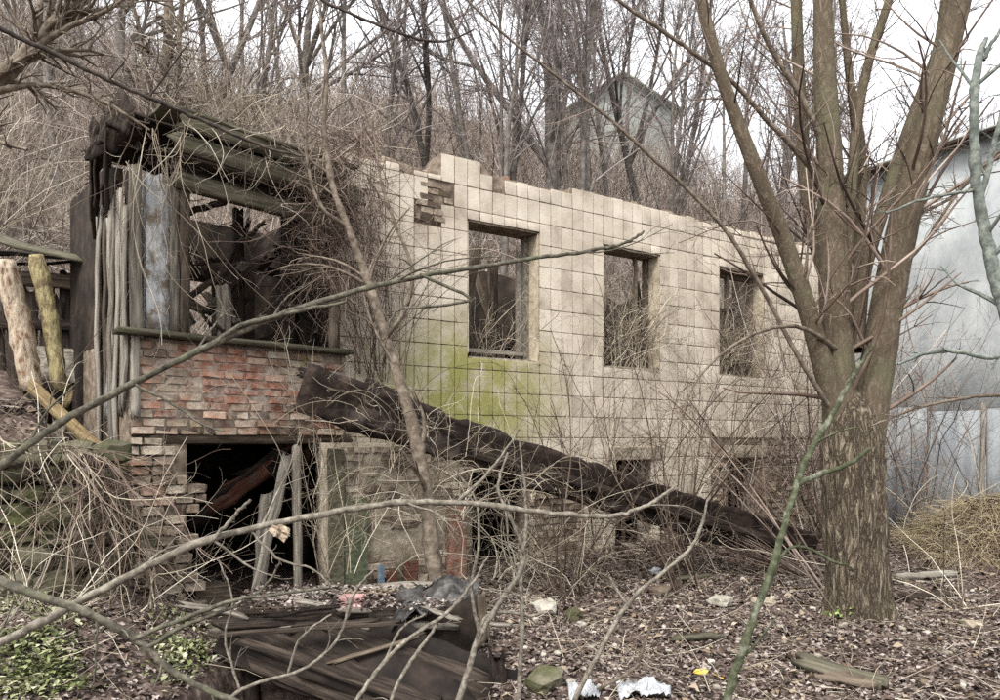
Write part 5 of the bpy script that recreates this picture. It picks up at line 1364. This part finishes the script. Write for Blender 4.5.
clump('vine_tangle', 'vines filling the third window', 'vine', [tuple(S(5.7 + .12 * k, .2, 2.68)) for k in range(7)], 90, (.8, 1.8), D3(.0, .0, 1, .2), 'vine', 12, .16, .02, .0075, 6, .35, 2)
# thicket above the shed and the bay roof, left
for k, (px, Y, lab) in enumerate(((-20, 9.6, 'tangled thicket at the far left edge above the pale logs'), (40, 10.2, 'tangled thicket above the wrecked shed'), (95, 10.0, 'tangled thicket between the wrecked shed and the bay roof'), (130, 9.4, 'tangled thicket rising behind the left part of the bay'), (230, 10.2, 'tangled thicket rising behind the bay roof'), (320, 10.6, 'tangled thicket behind the right end of the bay roof'))):
    x = (px - 500) / F * Y; z = tz(x, Y) if px < 110 else 3.5
    if px >= 110:
        z = 4.55
        bs = [tuple(Bp(.2 + (px - 110) / 115. + .1 * j, .9 + .15 * j, 4.62)) for j in range(4)]
        hh_ = (1.0, 2.4)
    else:
        bs = [(x + dx, Y + dy, tz(x + dx, Y + dy)) for dx, dy in ((0, 0), (.3, .2), (-.3, .3), (.1, -.3))]
        hh_ = (2.0, 4.0)
    clump('thicket', lab, 'thicket', bs, 60, hh_, D3(.12, -.1, .9, .35), 'vine' if k % 2 == 0 else 'brush', 11, .14, .02, .007, 7, .35, 3)
clump('sprouting_shrub', 'thin shrub growing from the broken wall head above the first window', 'shrub', [tuple(S(1.5, .15, 4.98))], 7, (.7, 1.5), D3(0, 0, 1, .25), 'vine_dark', 9, .1, 0, .007, 5, .35, 2)

# dry grass mound at the right
gm = ground_pts(16000, 4.3, 7.2, 8.0, 10.2, lambda x, y: np.exp(-(((x - 6.15) / .72) ** 2 + ((y - 9.1) / .7) ** 2)) > .22)[:4500]
gn = len(gm)
out = np.stack([gm[:, 0] - 6.15, gm[:, 1] - 9.1, np.full(gn, .05)], -1) + np.array([-.25, -.35, 0])
P, Rd = strands(gm, unit(out) + rng.normal(0, .35, (gn, 3)), rng.uniform(.15, .5, gn), 5, .16, .12, rng.uniform(.002, .004, gn), .0012)
o = link('dry_grass_mound', tubes_mesh('dry_grass_mound', [(P, Rd, 3)]), MT['straw']); tag(o, 'mound of drooping straw-coloured dry grass before the grey shed', 'dry grass', kind='stuff')

MT['ivy'] = mat('bright_leaf', [(.2, c('#6b8046')), (.5, c('#93a462')), (.8, c('#bdc58a'))], 3, 2, rand='island', randv=.8, bump=0, rough=.5)
# ivy sprig at the foot of the tree, leaves on the deck
iv = gpt(850, 620)
ip = np.array([(iv.x + random.gauss(0, .14), iv.y - .03 + random.gauss(0, .05), iv.z + abs(random.gauss(.04, .04))) for _ in range(30)])
ivy = thing('ivy_sprig', 'small bright green sprig at the foot of the big tree', 'plant', tuple(iv))
for p_ in ip:
    link('leaf', flat_leaves('leaf', np.array([p_]), .8, (.04, .085), .8), MT['ivy'], ivy)
dp = np.array([(random.uniform(-2.0, -.3), random.uniform(5.15, 6.0), .42 + random.uniform(0, .04)) for _ in range(1500)])
o = link('fallen_leaves', flat_leaves('fallen_leaves', dp, .4, (.025, .06)), MT['leaf'], dk); o['kind'] = 'stuff'
